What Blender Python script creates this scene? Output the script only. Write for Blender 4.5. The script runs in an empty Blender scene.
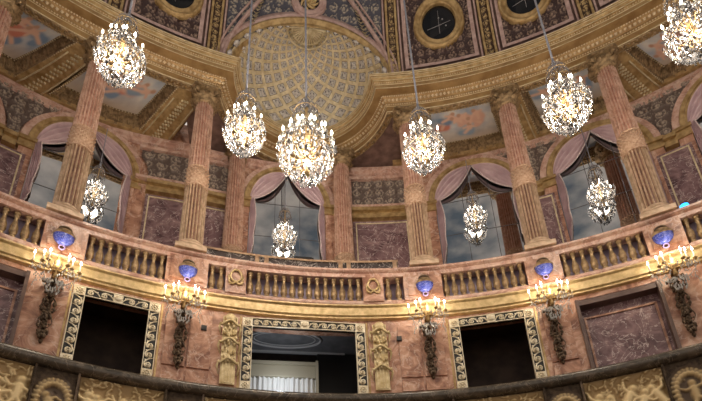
import bpy, math, random
import numpy as np
from mathutils import Matrix, Vector
PI = math.pi
SC = bpy.context.scene
COL = SC.collection
D2R = PI / 180

# ------------------------------------------------------------------ materials
def _nt(name):
    m = bpy.data.materials.new(name); m.use_nodes = True
    nt = m.node_tree; b = nt.nodes['Principled BSDF']
    return m, nt, b
def N(nt, t, **kw):
    n = nt.nodes.new(t)
    for k, v in kw.items():
        if k in n.inputs: n.inputs[k].default_value = v
        else: setattr(n, k, v)
    return n
def c4(c): return (c[0], c[1], c[2], 1)
def plain(name, c, rough=.5, metal=0., c2=None, scale=6., bump=0., bscale=30., spec=.5, detail=4):
    m, nt, b = _nt(name)
    b.inputs['Roughness'].default_value = rough; b.inputs['Metallic'].default_value = metal
    b.inputs['Specular IOR Level'].default_value = spec
    tc = N(nt, 'ShaderNodeTexCoord')
    if c2:
        n = N(nt, 'ShaderNodeTexNoise', Scale=scale, Detail=detail)
        nt.links.new(tc.outputs['Object'], n.inputs['Vector'])
        r = N(nt, 'ShaderNodeValToRGB'); r.color_ramp.elements[0].position = .35; r.color_ramp.elements[1].position = .65
        r.color_ramp.elements[0].color = c4(c); r.color_ramp.elements[1].color = c4(c2)
        nt.links.new(n.outputs['Fac'], r.inputs['Fac']); nt.links.new(r.outputs['Color'], b.inputs['Base Color'])
    else: b.inputs['Base Color'].default_value = c4(c)
    if bump:
        n2 = N(nt, 'ShaderNodeTexNoise', Scale=bscale, Detail=3.); nt.links.new(tc.outputs['Object'], n2.inputs['Vector'])
        bp = N(nt, 'ShaderNodeBump', Strength=bump, Distance=.02)
        nt.links.new(n2.outputs['Fac'], bp.inputs['Height']); nt.links.new(bp.outputs['Normal'], b.inputs['Normal'])
    return m
def marble(name, ca, cb, cc, vein, scale=1.6, vscale=1.2, vw=.012, vmix=.8, rough=.3, dist=1.5):
    m, nt, b = _nt(name); b.inputs['Roughness'].default_value = rough
    tc = N(nt, 'ShaderNodeTexCoord')
    n = N(nt, 'ShaderNodeTexNoise', Scale=scale, Detail=8., Distortion=dist, Roughness=.62)
    nt.links.new(tc.outputs['Object'], n.inputs['Vector'])
    r = N(nt, 'ShaderNodeValToRGB'); e = r.color_ramp.elements
    e[0].position = .34; e[0].color = c4(ca); e[1].position = .66; e[1].color = c4(cc)
    k = e.new(.5); k.color = c4(cb)
    nt.links.new(n.outputs['Fac'], r.inputs['Fac'])
    v = N(nt, 'ShaderNodeTexNoise', Scale=vscale, Detail=5., Distortion=2.2, Roughness=.55)
    mp = N(nt, 'ShaderNodeMapping'); mp.inputs['Location'].default_value = (3.1, 1.7, 5.2)
    nt.links.new(tc.outputs['Object'], mp.inputs['Vector']); nt.links.new(mp.outputs['Vector'], v.inputs['Vector'])
    s = N(nt, 'ShaderNodeMath', operation='SUBTRACT'); s.inputs[1].default_value = .5; nt.links.new(v.outputs['Fac'], s.inputs[0])
    a = N(nt, 'ShaderNodeMath', operation='ABSOLUTE'); nt.links.new(s.outputs[0], a.inputs[0])
    mr = N(nt, 'ShaderNodeMapRange'); mr.inputs[1].default_value = vw * .2; mr.inputs[2].default_value = vw
    mr.inputs[3].default_value = vmix; mr.inputs[4].default_value = 0
    nt.links.new(a.outputs[0], mr.inputs[0])
    mx = N(nt, 'ShaderNodeMix', data_type='RGBA'); mx.inputs[7].default_value = c4(vein)
    nt.links.new(mr.outputs[0], mx.inputs[0]); nt.links.new(r.outputs['Color'], mx.inputs[6])
    nt.links.new(mx.outputs[2], b.inputs['Base Color'])
    return m
def vcol(name, rough=.6):
    m, nt, b = _nt(name); b.inputs['Roughness'].default_value = rough
    a = N(nt, 'ShaderNodeVertexColor'); a.layer_name = 'Col'
    nt.links.new(a.outputs['Color'], b.inputs['Base Color']); return m
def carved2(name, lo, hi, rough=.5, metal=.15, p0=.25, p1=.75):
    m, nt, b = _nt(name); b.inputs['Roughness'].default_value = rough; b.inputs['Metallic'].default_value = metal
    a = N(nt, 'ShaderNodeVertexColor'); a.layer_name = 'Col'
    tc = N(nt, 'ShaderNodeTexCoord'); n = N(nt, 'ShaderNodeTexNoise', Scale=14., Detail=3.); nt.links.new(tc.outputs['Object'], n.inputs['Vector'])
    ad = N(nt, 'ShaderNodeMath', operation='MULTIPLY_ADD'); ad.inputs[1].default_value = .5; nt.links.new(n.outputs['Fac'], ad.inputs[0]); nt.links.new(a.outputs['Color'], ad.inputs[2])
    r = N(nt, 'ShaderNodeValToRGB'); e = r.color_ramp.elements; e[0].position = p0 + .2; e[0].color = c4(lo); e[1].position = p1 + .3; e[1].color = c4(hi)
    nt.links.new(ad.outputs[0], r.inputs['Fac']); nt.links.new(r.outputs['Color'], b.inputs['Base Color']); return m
def emis(name, c, s):
    m, nt, b = _nt(name); b.inputs['Base Color'].default_value = c4(c)
    b.inputs['Emission Color'].default_value = c4(c); b.inputs['Emission Strength'].default_value = s
    return m

PINK = marble('pink_marble', (.20, .08, .05), (.46, .235, .15), (.71, .46, .335), (.72, .55, .45), 2.2, 1.3, .02, .55)
PINKR = marble('pink_marble_rail', (.36, .19, .14), (.58, .35, .27), (.74, .53, .43), (.80, .66, .58), 2.4, 2., .03, .5)
PINKC = marble('column_marble', (.26, .11, .075), (.44, .22, .155), (.60, .34, .25), (.66, .46, .37), 3.0, 1.8, .03, .4)
PINKG = plain('gilded_flutes', (.36, .225, .13), .45, .1, (.56, .38, .24), 9., .3, 40)
PURP = marble('violet_marble', (.085, .04, .045), (.20, .115, .12), (.34, .215, .21), (.62, .50, .47), 2.2, 1.9, .013, .9, .25)
DARKM = marble('dark_marble', (.03, .024, .022), (.065, .05, .046), (.10, .08, .07), (.62, .56, .52), 3., 3.2, .022, .9, .3)
RAILM = marble('brown_green_marble', (.045, .038, .028), (.085, .068, .050), (.14, .11, .08), (.26, .21, .16), 3., 2., .02, .6, .22)
GOLD = plain('gilding', (.35, .22, .085), .38, .4, (.60, .42, .20), 7., .25, 60)
GOLDL = plain('bright_gilding', (.50, .35, .155), .38, .3, (.72, .54, .28), 9., .25, 60)
GOLDB = plain('brown_gilding', (.17, .105, .05), .5, .3, (.46, .32, .17), 11., .5, 50)
GOLDW = plain('wood_gold_fascia', (.29, .17, .065), .40, .3, (.45, .29, .125), 3.5, .12, 30)
BRONZE = plain('dark_bronze', (.07, .045, .03), .45, .5, (.17, .115, .07), 14., .4, 60)
BALM = plain('bronze_baluster', (.17, .10, .05), .32, .55, (.52, .37, .20), 12., .3, 50)
RELF = plain('grey_brown_relief', (.13, .085, .065), .6, .15, (.31, .235, .175), 9., .5, 60)
RELG = plain('relief_ground', (.08, .05, .045), .7, 0, (.15, .095, .08), 6.)
FRIEZE = plain('gilt_frieze', (.40, .27, .12), .5, .3, (.66, .49, .26), 8., .4, 70)
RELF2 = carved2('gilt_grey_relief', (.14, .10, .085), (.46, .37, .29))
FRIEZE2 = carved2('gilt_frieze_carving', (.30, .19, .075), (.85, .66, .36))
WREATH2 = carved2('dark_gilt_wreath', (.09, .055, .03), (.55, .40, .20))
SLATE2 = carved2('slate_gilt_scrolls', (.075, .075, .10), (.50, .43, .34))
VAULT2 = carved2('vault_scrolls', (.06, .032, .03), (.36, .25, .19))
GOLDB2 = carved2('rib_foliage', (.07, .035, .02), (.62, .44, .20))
CREAM = plain('cream_gilt_rib', (.54, .43, .25), .5, .1, (.78, .67, .45), 8., .2, 50)
IVG = plain('pale_ivory_gilding', (.72, .60, .40), .4, .05, (.90, .82, .64), 9., .2, 50)
GROOV = marble('groove_shade_marble', (.12, .055, .035), (.22, .11, .07), (.32, .17, .11), (.4, .25, .18), 3., 1.8, .03, .4)  # darker than the column marble: flute shade put into the colour
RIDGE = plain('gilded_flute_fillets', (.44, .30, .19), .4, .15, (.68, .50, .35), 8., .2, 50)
RIDGP = marble('lit_column_fillets', (.36, .20, .14), (.56, .345, .25), (.68, .47, .37), (.8, .62, .52), 3., 1.8, .03, .4)  # paler copy of the column marble, so ridges look lit against the flutes
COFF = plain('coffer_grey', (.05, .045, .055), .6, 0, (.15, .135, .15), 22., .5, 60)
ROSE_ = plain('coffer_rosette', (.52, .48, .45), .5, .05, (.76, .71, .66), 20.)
VAULT = plain('vault_ground', (.13, .075, .06), .7, 0, (.24, .145, .12), 5., .4, 40)
PINKB = plain('pale_pink_band', (.42, .27, .24), .5, 0, (.60, .43, .39), 7.)
SLATE = plain('slate_ornament_ground', (.10, .10, .13), .6, 0, (.24, .225, .25), 10., .4, 40)
VELV = plain('lilac_velvet', (.38, .31, .42), .8, 0, (.52, .44, .56), 5.)
DRAP = plain('pink_lilac_silk', (.56, .39, .42), .4, 0, (.72, .55, .57), 3.)
FRNG = plain('drape_fringe', (.60, .48, .46), .7, 0, (.78, .68, .66), 30.)
BLACK = plain('black_paint', (.012, .011, .011), .5)
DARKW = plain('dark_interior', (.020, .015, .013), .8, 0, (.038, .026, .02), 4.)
JOINT = plain('mirror_joint', (.10, .10, .11), .5)
GREYC = plain('grey_ceiling_paint', (.14, .145, .15), .7, 0, (.2, .2, .21), 4.)
WHITE = plain('white_cloth', (.75, .75, .73), .7)
LAP = marble('blue_enamel', (.02, .03, .26), (.06, .09, .50), (.16, .20, .68), (.6, .6, .8), 9., 6., .02, .4, .2)
CORD = plain('cord_sleeve', (.20, .21, .26), .6, 0, (.30, .31, .36), 10.)
CAND = plain('candle', (.85, .82, .72), .5)
FLAME = emis('flame', (1., .91, .76), 26)
FLAMEW = emis('lamp_flame', (1., .90, .74), 20)
BLUEL = emis('blue_lamp', (.02, .30, 1.), 3)
PAINT = vcol('ceiling_painting_oil', .6)
SKYP = plain('sky_painting', (.15, .22, .31), .7, 0, (.82, .84, .86), .5, detail=7)
GLASSD = plain('dark_oculus_glass', (.006, .006, .008), .08)
m, nt, b = _nt('crystal'); b.inputs['Base Color'].default_value = (.86, .87, .90, 1); b.inputs['Roughness'].default_value = .05
b.inputs['Transmission Weight'].default_value = .88; b.inputs['Specular IOR Level'].default_value = .9; b.inputs['IOR'].default_value = 1.5
CRYS = m
CRYS2 = plain('sconce_crystal', (.85, .84, .82), .08); CRYS2.node_tree.nodes['Principled BSDF'].inputs['Transmission Weight'].default_value = .45
m, nt, b = _nt('mirror_glass'); b.inputs['Base Color'].default_value = (.80, .83, .86, 1); b.inputs['Metallic'].default_value = 1; b.inputs['Roughness'].default_value = .02
n = N(nt, 'ShaderNodeTexNoise', Scale=1.3, Detail=2.); tc = N(nt, 'ShaderNodeTexCoord'); nt.links.new(tc.outputs['Object'], n.inputs['Vector'])
bp = N(nt, 'ShaderNodeBump', Strength=.06, Distance=.02); nt.links.new(n.outputs['Fac'], bp.inputs['Height']); nt.links.new(bp.outputs['Normal'], b.inputs['Normal'])
MIRR = m

# ------------------------------------------------------------------ mesh helpers
class M:
    def __init__(s): s.v = []; s.f = []; s.mi = []; s.smooth = []
    def add(s, vs, fs, mi=0, smooth=False, X=None):
        o = len(s.v)
        if X is not None: vs = [tuple(X @ Vector(p)) for p in vs]
        s.v += [tuple(p) for p in vs]
        for f in fs: s.f.append(tuple(i + o for i in f)); s.mi.append(mi); s.smooth.append(smooth)
        return s
    def box(s, x0, x1, y0, y1, z0, z1, mi=0, X=None):
        vs = [(x, y, z) for x in (x0, x1) for y in (y0, y1) for z in (z0, z1)]
        return s.add(vs, [(0, 1, 3, 2), (4, 6, 7, 5), (0, 4, 5, 1), (2, 3, 7, 6), (0, 2, 6, 4), (1, 5, 7, 3)], mi, False, X)
    def lathe(s, prof, n=16, mi=0, X=None, smooth=True, mod=None, caps=True):
        vs = []
        for r, z in prof:
            for i in range(n):
                a = 2 * PI * i / n; rr = r * (mod(a, z) if mod else 1)
                vs.append((rr * math.cos(a), rr * math.sin(a), z))
        fs = [(k * n + i, k * n + (i + 1) % n, (k + 1) * n + (i + 1) % n, (k + 1) * n + i) for k in range(len(prof) - 1) for i in range(n)]
        if caps: fs += [tuple(range(n))[::-1], tuple(range((len(prof) - 1) * n, len(prof) * n))]
        return s.add(vs, fs, mi, smooth, X)
    def tube(s, pts, r, n=6, mi=0, X=None, closed=False):
        pts = [Vector(p) for p in pts]; k = len(pts); vs = []
        rr = r if isinstance(r, (list, tuple)) else [r] * k
        up = Vector((0, 0, 1))
        for i, p in enumerate(pts):
            a = pts[(i - 1) % k] if (closed or i > 0) else p; c = pts[(i + 1) % k] if (closed or i < k - 1) else p
            t = (c - a).normalized()
            u = t.cross(up)
            if u.length < .05: u = t.cross(Vector((0, 1, 0)))
            u.normalize(); w = t.cross(u).normalized()
            for j in range(n):
                an = 2 * PI * j / n; vs.append(tuple(p + u * math.cos(an) * rr[i] + w * math.sin(an) * rr[i]))
        fs = [(i * n + j, i * n + (j + 1) % n, ((i + 1) % k) * n + (j + 1) % n, ((i + 1) % k) * n + j) for i in range(k if closed else k - 1) for j in range(n)]
        if not closed: fs += [tuple(range(n))[::-1], tuple(range((k - 1) * n, k * n))]
        return s.add(vs, fs, mi, True, X)
    def ball(s, c, r, n=8, mi=0, X=None):
        if not isinstance(r, (tuple, list)): r = (r, r, r)
        h = n // 2 + 1
        vs = [(c[0], c[1], c[2] - r[2])]
        for i in range(1, h):
            ph = -PI / 2 + PI * i / h
            for j in range(n): vs.append((c[0] + r[0] * math.cos(ph) * math.cos(2 * PI * j / n), c[1] + r[1] * math.cos(ph) * math.sin(2 * PI * j / n), c[2] + r[2] * math.sin(ph)))
        vs.append((c[0], c[1], c[2] + r[2])); L = len(vs) - 1
        fs = [(0, 1 + (j + 1) % n, 1 + j) for j in range(n)]
        for i in range(h - 2):
            for j in range(n): a = 1 + i * n; fs.append((a + j, a + (j + 1) % n, a + n + (j + 1) % n, a + n + j))
        a = 1 + (h - 2) * n; fs += [(a + j, a + (j + 1) % n, L) for j in range(n)]
        return s.add(vs, fs, mi, True, X)
    def octa(s, c, r, h, mi=0):
        x, y, z = c
        return s.add([(x, y, z + h), (x, y, z - h), (x + r, y, z), (x, y + r, z), (x - r, y, z), (x, y - r, z)],
                     [(0, 2, 3), (0, 3, 4), (0, 4, 5), (0, 5, 2), (1, 3, 2), (1, 4, 3), (1, 5, 4), (1, 2, 5)], mi)
    def grid(s, P, mi=0, smooth=False, closed_u=False, keep=None):      # P[row][col] points
        R_, C_ = len(P), len(P[0]); vs = [p for row in P for p in row]; fs = []
        for i in range(R_ - 1):
            for j in range(C_ if closed_u else C_ - 1):
                if keep and not keep(i, j): continue
                k = (j + 1) % C_; fs.append((i * C_ + j, i * C_ + k, (i + 1) * C_ + k, (i + 1) * C_ + j))
        return s.add(vs, fs, mi, smooth)
def obj(name, mm, mats, parent=None, world=False, cols=None, recenter=False):
    me = bpy.data.meshes.new(name)
    vs = mm.v; loc = Vector((0, 0, 0))
    if world and parent is not None: loc = Vector(parent.location); vs = [(x - loc.x, y - loc.y, z - loc.z) for x, y, z in vs]
    if parent is None and recenter and vs:
        a = np.array(vs); loc = Vector(((a.max(0) + a.min(0)) / 2).tolist()); loc.z = float(a[:, 2].min()); vs = (a - np.array(loc)).tolist()
    me.from_pydata(vs, [], mm.f)
    for mt in (mats if isinstance(mats, (list, tuple)) else [mats]): me.materials.append(mt)
    me.polygons.foreach_set('material_index', mm.mi); me.polygons.foreach_set('use_smooth', mm.smooth)
    if cols is None and hasattr(mm, 'h'): cols = mm.h
    if cols is not None:
        ca = me.color_attributes.new('Col', 'FLOAT_COLOR', 'POINT')
        ca.data.foreach_set('color', np.array(cols, dtype=np.float32).ravel())
    me.update()
    o = bpy.data.objects.new(name, me); COL.objects.link(o)
    if parent is not None: o.parent = parent
    elif recenter: o.location = loc
    return o
def tag(o, label, cat, group=None, kind=None):
    o['label'] = label; o['category'] = cat
    if group: o['group'] = group
    if kind: o['kind'] = kind
    return o
def struct(o, label=None, cat=None):
    o['kind'] = 'structure'
    if label: o['label'] = label
    if cat: o['category'] = cat
    return o
def thing(name, label, cat, loc, rz=0, group=None, kind='thing'):
    o = bpy.data.objects.new(name, None); COL.objects.link(o); o.empty_display_size = .1
    o.location = loc; o.rotation_euler = (0, 0, rz); return tag(o, label, cat, group, kind)
def copytree(o, parent=None):
    c = o.copy(); COL.objects.link(c)
    if parent is not None: c.parent = parent
    for ch in KIDS.get(o.name, [x for x in o.children]): copytree(ch, c)
    return c
KIDS = {}
def place(first, used, loc, rz, label, scale=1.):
    o = first if not used else copytree(first)
    o.location = loc; o.rotation_euler = (0, 0, rz); o['label'] = label; o.scale = (scale,) * 3
    return o

# polar room coordinates: theta in degrees clockwise from +y, R from the hall's centre
def pol(t, R, z):       # the gallery's back wall lies a little deeper on the left of the hall
    a = t * D2R
    if z > 9.95 and R > 12.4 and t < -14: R += .3 * min(1, (R - 12.4) / 1.) * min(1, (-14 - t) / 8)
    return (R * math.sin(a), R * math.cos(a), z)
def warp(t, R, z):      # gallery behind the colonnade fans out a little wider than the hall
    k = max(0, min(1.3, (R - 12.1) / 1.5)); return pol(t + k * (.13 * t - 1.5), R, z)
def frame(t, R, z): return Matrix.Translation(pol(t, R, z)) @ Matrix.Rotation(-t * D2R, 4, 'Z')
def ring(mm, prof, t0, t1, n, mi=0, fn=pol, smooth=False, caps=True):
    P = [[fn(t0 + (t1 - t0) * j / n, R, z) for j in range(n + 1)] for R, z in prof]
    mm.grid(P, mi, smooth)
    if caps:
        for j in (0, n): mm.add([P[i][j] for i in range(len(prof))], [tuple(range(len(prof)))], mi)
    return mm
def rbox(mm, t0, t1, R0, R1, z0, z1, mi=0, n=None, fn=pol):
    n = n or max(1, int(abs(t1 - t0) / 1.5) + 1)
    pr = [(R0, z0), (R1, z0), (R1, z1), (R0, z1), (R0, z0)]
    P = [[fn(t0 + (t1 - t0) * j / n, R, z) for j in range(n + 1)] for R, z in pr]
    mm.grid(P, mi)
    for j in (0, n): mm.add([P[i][j] for i in range(4)], [(0, 1, 2, 3)], mi)
    return mm

# carved ornament: a height field made of raised scroll and figure strokes
def strokes_scroll(w, h, seed, cell=None):
    rnd = random.Random(seed); S = []
    cell = cell or min(w, h); nx = max(1, round(w / cell)); nz = max(1, round(h / cell)); cw, chh = w / nx, h / nz
    for i in range(nx):
        for k in range(nz):
            cx = -w / 2 + cw * (i + .5); cz = chh * (k + .5); R0 = .42 * min(cw, chh); d = 1 if (i + k) % 2 else -1; a0 = rnd.uniform(0, 6.28)
            for q in range(34):
                u = q / 33; r = R0 * (1 - .86 * u); a = a0 + d * u * 9.; S.append((cx + r * math.cos(a) * cw / min(cw, chh), cz + r * math.sin(a) * chh / min(cw, chh), R0 * .13 * (1 - .4 * u), 1 - .2 * u))
                if q % 4 == 0 and u < .8:
                    for g in (1.17, .84): S.append((cx + g * r * math.cos(a + .12), cz + g * r * math.sin(a + .12), R0 * .15, .7))
            S.append((cx, cz, R0 * .24, 1.15))
            for q in range(9):
                a = rnd.uniform(0, 6.28); x, z = cx + rnd.uniform(-.5, .5) * cw, cz + rnd.uniform(-.5, .5) * chh
                for g in range(4): S.append((x + math.cos(a) * g * R0 * .09, z + math.sin(a) * g * R0 * .09, R0 * (.10 - .015 * g), .75))
    return S
def strokes_leaf(w, h, seed):
    rnd = random.Random(seed + 500); S = []
    for i in range(int(w * h * 70)):
        x, z, a = rnd.uniform(-w / 2, w / 2), rnd.uniform(0, h), rnd.uniform(0, 6.28); c = rnd.uniform(-.35, .35)
        for g in range(7): S.append((x, z, .026 * (1 - g / 9), .55)); x += math.cos(a) * .022; z += math.sin(a) * .022; a += c
    return S
def strokes_putti(w, h, seed, n):
    rnd = random.Random(seed); S = []
    def cap(a, b, s0, s1, hh):
        for q in range(6): u = q / 5; S.append((a[0] + (b[0] - a[0]) * u, a[1] + (b[1] - a[1]) * u, s0 + (s1 - s0) * u, hh))
    for i in range(n):
        cx = -w / 2 + w * (i + .5) / n + rnd.uniform(-.03, .03); cz = h * rnd.uniform(.42, .58); s = h * .34; ln = rnd.uniform(-.8, .8)
        tx, tz = math.sin(ln), math.cos(ln)
        head = (cx + tx * s * .62, cz + tz * s * .62); hip = (cx - tx * s * .3, cz - tz * s * .3)
        S.append((head[0], head[1], s * .2, 1.1)); cap((cx + tx * s * .3, cz + tz * s * .3), hip, s * .24, s * .22, 1.)
        for sd in (-1, 1):
            a = ln + sd * rnd.uniform(1.1, 2.2); el = (cx + tx * s * .3 + math.sin(a) * s * .4, cz + tz * s * .3 + math.cos(a) * s * .4); cap((cx + tx * s * .3, cz + tz * s * .3), el, s * .12, s * .1, .85)
            b = a + rnd.uniform(-1.2, 1.2); cap(el, (el[0] + math.sin(b) * s * .35, el[1] + math.cos(b) * s * .35), s * .1, s * .07, .8)
            a = ln + PI + sd * rnd.uniform(.3, 1.3); kn = (hip[0] + math.sin(a) * s * .45, hip[1] + math.cos(a) * s * .45); cap(hip, kn, s * .16, s * .12, .9)
            b = a + rnd.uniform(-1.3, 1.3); cap(kn, (kn[0] + math.sin(b) * s * .42, kn[1] + math.cos(b) * s * .42), s * .11, s * .07, .8)
        for q in range(7): S.append((cx + rnd.uniform(-.5, .5) * w / n, h * rnd.uniform(.08, .9), s * .1, .5))
    return S
def hfield(S, X, Z, amp):
    H = np.zeros_like(X)
    for (x, z, r, a) in S: H = np.maximum(H, a * np.exp(-((X - x) ** 2 + (Z - z) ** 2) / (r * r)))
    return H * amp
def relief(w, h, S, amp, step=.03, mapf=None, keep=None, mi=0):     # mapf(x, z, d) -> point, d towards the hall
    nx = max(4, int(w / step)); nz = max(4, int(h / step))
    x = np.linspace(-w / 2, w / 2, nx + 1); z = np.linspace(0, h, nz + 1); X, Z = np.meshgrid(x, z)
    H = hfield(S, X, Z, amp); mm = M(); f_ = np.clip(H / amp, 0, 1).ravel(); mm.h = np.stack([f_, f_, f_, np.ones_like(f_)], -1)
    mapf = mapf or (lambda a, b, d: (a, -d, b))
    P = [[mapf(float(X[i, j]), float(Z[i, j]), float(H[i, j])) for j in range(nx + 1)] for i in range(nz + 1)]
    kf = (lambda i, j: keep(float(X[i, j] + w / nx / 2), float(Z[i, j] + h / nz / 2))) if keep else None
    mm.grid(P, mi, True, keep=kf); return mm

# ------------------------------------------------------------------ setting
fl = M(); fl.add([(-14, -14, 0), (14, -14, 0), (14, 15, 0), (-14, 15, 0)], [(0, 1, 2, 3)])
struct(obj('floor', fl, plain('parquet', (.12, .07, .04), .5, 0, (.2, .12, .07), 3.)))
T0, T1 = -58, 60
# lower wall with real openings at the three boxes
DOORS = [(-22.3, -14.75, 'left'), (-6.75, 5.7, 'centre'), (14.5, 22.9, 'right')]
PANELS = [(-34.0, -25.9), (26.9, 34.5), (38.6, 46.0)]
wl = M(); ring(wl, [(12.15, 0), (12.15, 7.)], T0, T1, 80, caps=False)
ring(wl, [(12.15, 8.74), (12.15, 9.2), (12.5, 9.2)], T0, T1, 80, caps=False)
e = T0
for a, b_, _ in sorted(DOORS + [(p, q, '') for p, q in PANELS]):
    ring(wl, [(12.15, 7.), (12.15, 8.74)], e, a, max(2, int(a - e)), caps=False)
    for t in (a, b_): wl.add([pol(t, 12.15, 6.9), pol(t, 12.6, 6.9), pol(t, 12.6, 8.74), pol(t, 12.15, 8.74)], [(0, 1, 2, 3)])
    ring(wl, [(12.15, 8.74), (12.6, 8.74)], a, b_, 8, caps=False)
    e = b_
ring(wl, [(12.15, 7.), (12.15, 8.74)], e, T1, 40, caps=False)
struct(obj('wall_lower', wl, PINK), 'pink veined marble wall of the lower gallery with three openings', 'wall')
# raised pink panels beside the bronze drops are part of the wall surface
for i, (a, b_) in enumerate([(-14.3, -9.5), (8.9, 13.9), (23.5, 26.3)]):
    w = M()
    for q0, q1 in ([(a + .25, (a + b_) / 2 - .1), ((a + b_) / 2 + .1, b_ - .25)] if i < 2 else [(a + .2, b_ - .2)]):
        for z0, z1 in ((7.05, 7.32), (7.38, 8.66)): rbox(w, q0, q1, 12.11, 12.16, z0, z1)
    struct(obj('trim_%d' % (i + 1), w, PINK, recenter=True))
# gilt cornice below the balustrade
c = M(); ring(c, [(12.15, 8.84), (12.07, 8.86), (12.07, 8.90), (12.03, 8.92), (12.02, 9.10), (11.97, 9.13), (11.97, 9.16), (12.1, 9.16)], T0, T1, 110)
struct(obj('trim_4', c, GOLDL), 'bright gilt cornice band under the balustrade', 'cornice')
# gallery wall behind the colonnade
gw = M(); ring(gw, [(13.66, 9.97), (13.66, 16.0)], -66, 70, 110, caps=False); ring(gw, [(12.2, 10.0), (13.66, 10.0)], -66, 70, 60, caps=False)
struct(obj('wall_back', gw, PINK), 'pink marble wall behind the upper colonnade', 'wall')

# ------------------------------------------------------------------ lower front parapet
def lip(t, R, z): p = pol(t, R - 1.1, z); return (p[0] + .04, p[1] + 1.4, p[2])
pp = thing('balcony_parapet', 'curved front parapet with dark marble rail and gilded carved panels along the bottom', 'parapet', (0, 11.4, 5.4), kind='thing')
r_ = M(); ring(r_, [(11.62, 6.78), (11.40, 6.80), (11.34, 6.78), (11.30, 6.74), (11.29, 6.68), (11.31, 6.62), (11.37, 6.58), (11.62, 6.57)], -50, 52, 120, fn=lip, smooth=True)
obj('handrail', r_, RAILM, pp, True)
b0 = M(); ring(b0, [(11.52, 6.57), (11.47, 6.57), (11.47, 5.3), (12.15, 5.3)], -50, 52, 110, fn=lip)
obj('body', b0, plain('parapet_ground', (.24, .15, .07), .5, .2, (.36, .24, .12), 6.), pp, True)
wr = [-37.8, -25.4, -13.6, 0., 13.4, 26.6, 37.9]
def lipmap(tc, R): return lambda x, z, d: lip(tc + x / (R - 1.1) / D2R, R - d, z + 5.47)
for i, t in enumerate(wr):
    S = [(.24 * math.cos(q), .5 + .34 * math.sin(q), .055, 1.) for q in np.linspace(0, 6.28, 26)] + [(.30 * math.cos(q), .5 + .42 * math.sin(q), .04, .7) for q in np.linspace(0, 6.28, 30)]
    S += strokes_putti(.3, .9, i + 50, 1)
    bb = M(); rbox(bb, t - 1.9, t + 1.9, 11.44, 11.50, 5.4, 6.57, fn=lip)
    for q0, q1 in ((t - 1.95, t - 1.75), (t + 1.75, t + 1.95)): rbox(bb, q0, q1, 11.36, 11.46, 5.4, 6.57, fn=lip); p_ = obj('medallion_block', bb, BRONZE, pp, True); p_['label'] = 'dark block framed by mouldings with a wreath medallion'
    obj('wreath', relief(.66, 1.08, S, .07, .02, lipmap(t, 11.44)), WREATH2, p_, False).matrix_local = Matrix.Translation(-Vector(pp.location))
for i in range(len(wr) - 1):
    a, b_ = wr[i] + 2.05, wr[i + 1] - 2.05; w = (b_ - a) * D2R * 10.35
    if i != 3 or True: obj('relief_panel', relief(w, 1.08, strokes_putti(w, 1.08, i * 7 + 3, max(3, int(w / .26))) + strokes_leaf(w, 1.08, i), .085, .018, lipmap((a + b_) / 2, 11.46)), FRIEZE2, pp, True)

# ------------------------------------------------------------------ balustrade
bal = thing('balustrade', 'pink marble balustrade with bronze balusters curving across the whole hall', 'balustrade', (0, 11.95, 9.16))
r_ = M(); ring(r_, [(12.35, 10.10), (11.90, 10.10), (11.86, 10.07), (11.86, 10.02), (11.90, 9.99), (11.93, 9.98), (11.93, 9.88), (12.2, 9.88), (12.35, 10.10)], T0, T1, 110); obj('handrail', r_, PINKR, bal, True)
r_ = M(); ring(r_, [(12.3, 9.16), (11.98, 9.16), (11.96, 9.19), (11.98, 9.27), (12.3, 9.28)], T0, T1, 110); obj('plinth', r_, PINKR, bal, True)
r_ = M(); ring(r_, [(12.26, 9.2), (12.26, 9.95)], T0, T1, 90, caps=False); q = obj('lining', r_, VELV, bal, True); q['label'] = 'lilac lining behind the balusters'
PED = [(-37.4, -33.8), (-25.7, -22.0), (-14.7, -10.6), (-8.8, -6.7), (5.7, 7.9), (10.1, 14.2), (22.9, 26.4), (34.3, 37.6), (45.6, 49)]
for a, b_ in PED:
    w = M(); rbox(w, a, b_, 11.93, 12.25, 9.22, 9.95)
    if b_ - a > 3: rbox(w, a + .45, b_ - .45, 11.905, 11.95, 9.33, 9.83)
    obj('pedestal', w, PINK, bal, True)
bp_ = [(.055, 0), (.055, .035), (.042, .045), (.03, .06), (.036, .08), (.056, .14), (.062, .19), (.054, .25), (.036, .33), (.024, .42), (.022, .47), (.034, .485), (.034, .50), (.024, .51), (.028, .54), (.05, .555), (.055, .565), (.055, .60)]
bl = M(); bl.lathe([(q * (1.42 if q < .06 and 0.05 < z < .55 else 1.15), z) for q, z in bp_], 14); bal_first = None
SEC = [(-47, -37.4, 11), (-33.8, -25.7, 9), (-22.0, -14.7, 9), (-10.6, -8.8, 2), (-6.7, 5.7, 14), (7.9, 10.1, 2), (14.2, 22.9, 10), (26.4, 34.3, 9), (37.6, 45.6, 9)]
for a, b_, k in SEC:
    if a < -40: a, k = -41, 3
    for i in range(k):
        t = a + (b_ - a) * (i + .5) / k; p = Vector(pol(t, 12.04, 9.28)) - Vector(bal.location)
        if bal_first is None: bal_first = o = obj('baluster', bl, BALM, bal)
        else: o = bal_first.copy(); COL.objects.link(o); o.parent = bal
        o.location = p; o.scale = (1, 1, 1); o.rotation_euler = (0, 0, -t * D2R)
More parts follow.
